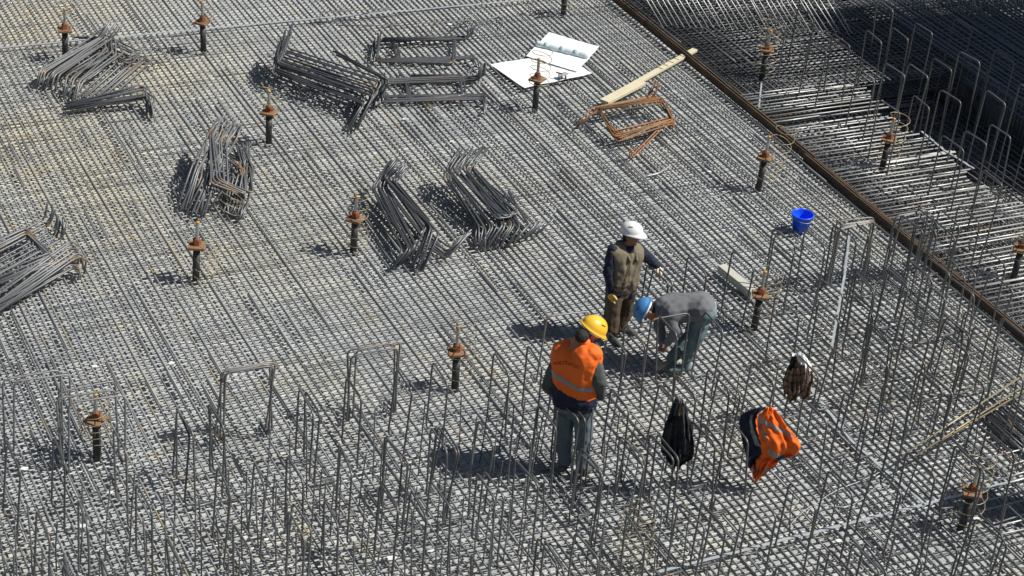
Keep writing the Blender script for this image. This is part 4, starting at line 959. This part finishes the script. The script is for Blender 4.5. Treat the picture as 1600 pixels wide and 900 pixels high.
# ------------------------------------------------------------------ clothes hung over chairs
def hung(name, rows, depth0, base, mats, pred, label, cat, thick=.012, fold=.03, nf=5, parts=None, uvs=False):
    """cloth hanging from a bar: rows of (v, u_left, u_right, bulge) seen in the survey; each row gets
    its own depth from the folds; built as a closed sheet folded over the bar (front and back flap)"""
    nu = 34; V = []; n = len(rows); sub = 5; R2 = []
    for i in range(n - 1):
        for k in range(sub): t = k / sub; R2.append([rows[i][q] * (1 - t) + rows[i + 1][q] * t for q in range(4)])
    R2.append(list(rows[-1])); nv = len(R2)
    front = []; back = []
    for i, (v, ul, ur, bl) in enumerate(R2):
        g = i / (nv - 1); ul += 2.5 * mnoise.noise((g * 7, ul * .05, 1)); ur += 2.5 * mnoise.noise((g * 7, ur * .05, 5))
        for k in range(nu + 1):
            x = k / nu; fo = fold * (.35 + g) * (.9 * abs(math.sin(x * nf * math.pi + 1.6 * math.sin(g * 3.1) + .9 * g)) - .45 + .45 * math.sin(x * nf * 3.3 * math.pi + g * 7) + .3 * math.sin(x * 31 + g * 13))
            fo += .07 * mnoise.noise((x * 3 + g * 2, g * 4, nf)) + .05 * abs(mnoise.noise((x * 7 + g * 3, g * 6, nf + 3))) + .022 * mnoise.noise((x * 14, g * 14, nf))
            v2 = v + (g ** 2) * (5.5 * math.sin(x * 9.7 + nf) + 3.5 * math.sin(x * 21 + 2))
            edge = math.sin(math.pi * min(1, max(0, x)))
            a = depth0 - bl * edge * .45 - fo
            p = J(base, ul + (ur - ul) * x + 2.0 * math.sin(g * 9 + 3 * x), v2, a); front.append(p)
            back.append(J(base, ul + (ur - ul) * x + 2.0 * math.sin(g * 9 + 3 * x), v2, depth0 + bl * edge * .5 + thick + .04 - fo * .5))
    allv = front + back; N = len(front); fs = []; q = lambda i, k: i * (nu + 1) + k
    for i in range(nv - 1):
        for k in range(nu): fs.append((q(i, k), q(i + 1, k), q(i + 1, k + 1), q(i, k + 1))); fs.append((q(i, k + 1) + N, q(i + 1, k + 1) + N, q(i + 1, k) + N, q(i, k) + N))
    for k in range(nu): fs.append((q(0, k + 1), q(0, k + 1) + N, q(0, k) + N, q(0, k))); fs.append((q(nv - 1, k), q(nv - 1, k) + N, q(nv - 1, k + 1) + N, q(nv - 1, k + 1)))
    for i in range(nv - 1): fs.append((q(i, 0), q(i, 0) + N, q(i + 1, 0) + N, q(i + 1, 0))); fs.append((q(i + 1, nu), q(i + 1, nu) + N, q(i, nu) + N, q(i, nu)))
    root = empty(name, base); groups = {}
    for f_ in fs:
        c = [(w_ % N) for w_ in f_]; xi = sum(w_ % (nu + 1) for w_ in c) / len(c) / nu; gi = sum(w_ // (nu + 1) for w_ in c) / len(c) / (nv - 1)
        groups.setdefault(pred(xi, gi), []).append(f_)
    for key, ff in groups.items():
        idx = {}; vs = []; F2 = []
        for f_ in ff:
            r = []
            for w_ in f_:
                if w_ not in idx: idx[w_] = len(vs); vs.append(tuple(allv[w_] - base))
                r.append(idx[w_])
            F2.append(r)
        m = MB(); m.add(vs, F2); o = m.build(key, mats[key], root)
        if uvs:
            inv = {b_: a_ for a_, b_ in idx.items()}; uv = o.data.uv_layers.new(name='UVMap')
            for l in o.data.loops: w_ = inv[l.vertex_index] % N; uv.data[l.index].uv = ((w_ % (nu + 1)) / nu, (w_ // (nu + 1)) / (nv - 1))
    return tag(root, label, cat)
# orange and navy jacket
Bj = at(1199, 765, 0)
def pj(x, g):
    if g > .10 and x > .93 and g < .5: return 'sleeve'
    if x < .10 + .02 * g and False: return 'navy_side'
    e = .46 - .28 * g
    if x < e and g < .86:
        return 'side_strip' if abs(x - (.27 - .04 * g)) < .035 and g < .55 else 'navy_side'
    if abs(x - (.47 + .02 * g)) < .035 and g < .45: return 'reflective_strip'
    if abs(g - (.22 + (x - .47) * .42)) < .035 and x > .47: return 'reflective_strip'
    if abs(g - (.62 + (x - .47) * .30)) < .03 and x > .40: return 'reflective_strip'
    if abs(g - .90) < .025: return 'reflective_strip'
    return 'orange_front'
hung('jacket', [(636, 1186, 1206, .03), (641, 1170, 1214, .05), (648, 1156, 1219, .07), (658, 1153, 1226, .08), (668, 1155, 1233, .09), (680, 1159, 1241, .10), (690, 1162, 1247, .10), (702, 1165, 1248, .09), (713, 1166, 1243, .08), (718, 1166, 1224, .07), (727, 1167, 1214, .06), (738, 1174, 1204, .05), (748, 1173, 1190, .04)], .0, Bj,
     {'navy_side': MAT['navy'], 'side_strip': MAT['reflective'], 'orange_front': MAT['orange'], 'reflective_strip': MAT['reflective'], 'sleeve': MAT['orange']}, pj,
     'orange and navy reflective work jacket hung over a bar chair', 'jacket', nf=3, fold=.035)
# dark jacket
Bd = at(1058, 770, 0)
hung('jacket', [(622, 1052, 1064, .03), (628, 1049, 1072, .05), (640, 1046, 1076, .07), (655, 1043, 1078, .08), (672, 1038, 1080, .08), (690, 1034, 1083, .08), (706, 1033, 1084, .07), (716, 1039, 1083, .06), (724, 1041, 1068, .05), (732, 1048, 1061, .04)], .0, Bd,
     {'front': MAT['black_cloth'], 'lining': MAT['lining'], 'shoulder': MAT['grey_wool']}, lambda x, g: 'lining' if .50 < x < .74 and .10 < g < .28 else ('shoulder' if g < .14 or (g < .3 and .25 < x < .42) else 'front'),
     'crumpled black jacket hung over a bar chair right of the orange-vested worker', 'jacket', nf=4, fold=.04)
# plaid shirt with white shirt
Bp = at(1248, 660, 0)
hung('shirt', [(552, 1238, 1254, .04), (558, 1234, 1262, .06), (572, 1230, 1270, .08), (590, 1227, 1269, .08), (606, 1224, 1268, .08), (617, 1223, 1266, .06), (624, 1225, 1260, .04)], .0, Bp,
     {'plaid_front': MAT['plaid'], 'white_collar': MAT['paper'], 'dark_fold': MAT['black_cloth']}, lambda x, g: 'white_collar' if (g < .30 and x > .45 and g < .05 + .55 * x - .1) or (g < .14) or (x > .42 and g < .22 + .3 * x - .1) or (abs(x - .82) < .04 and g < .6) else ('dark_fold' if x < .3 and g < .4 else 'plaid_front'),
     'brown plaid shirt with a white shirt over it hung on a bar chair', 'shirt', nf=4, fold=.035, uvs=True)
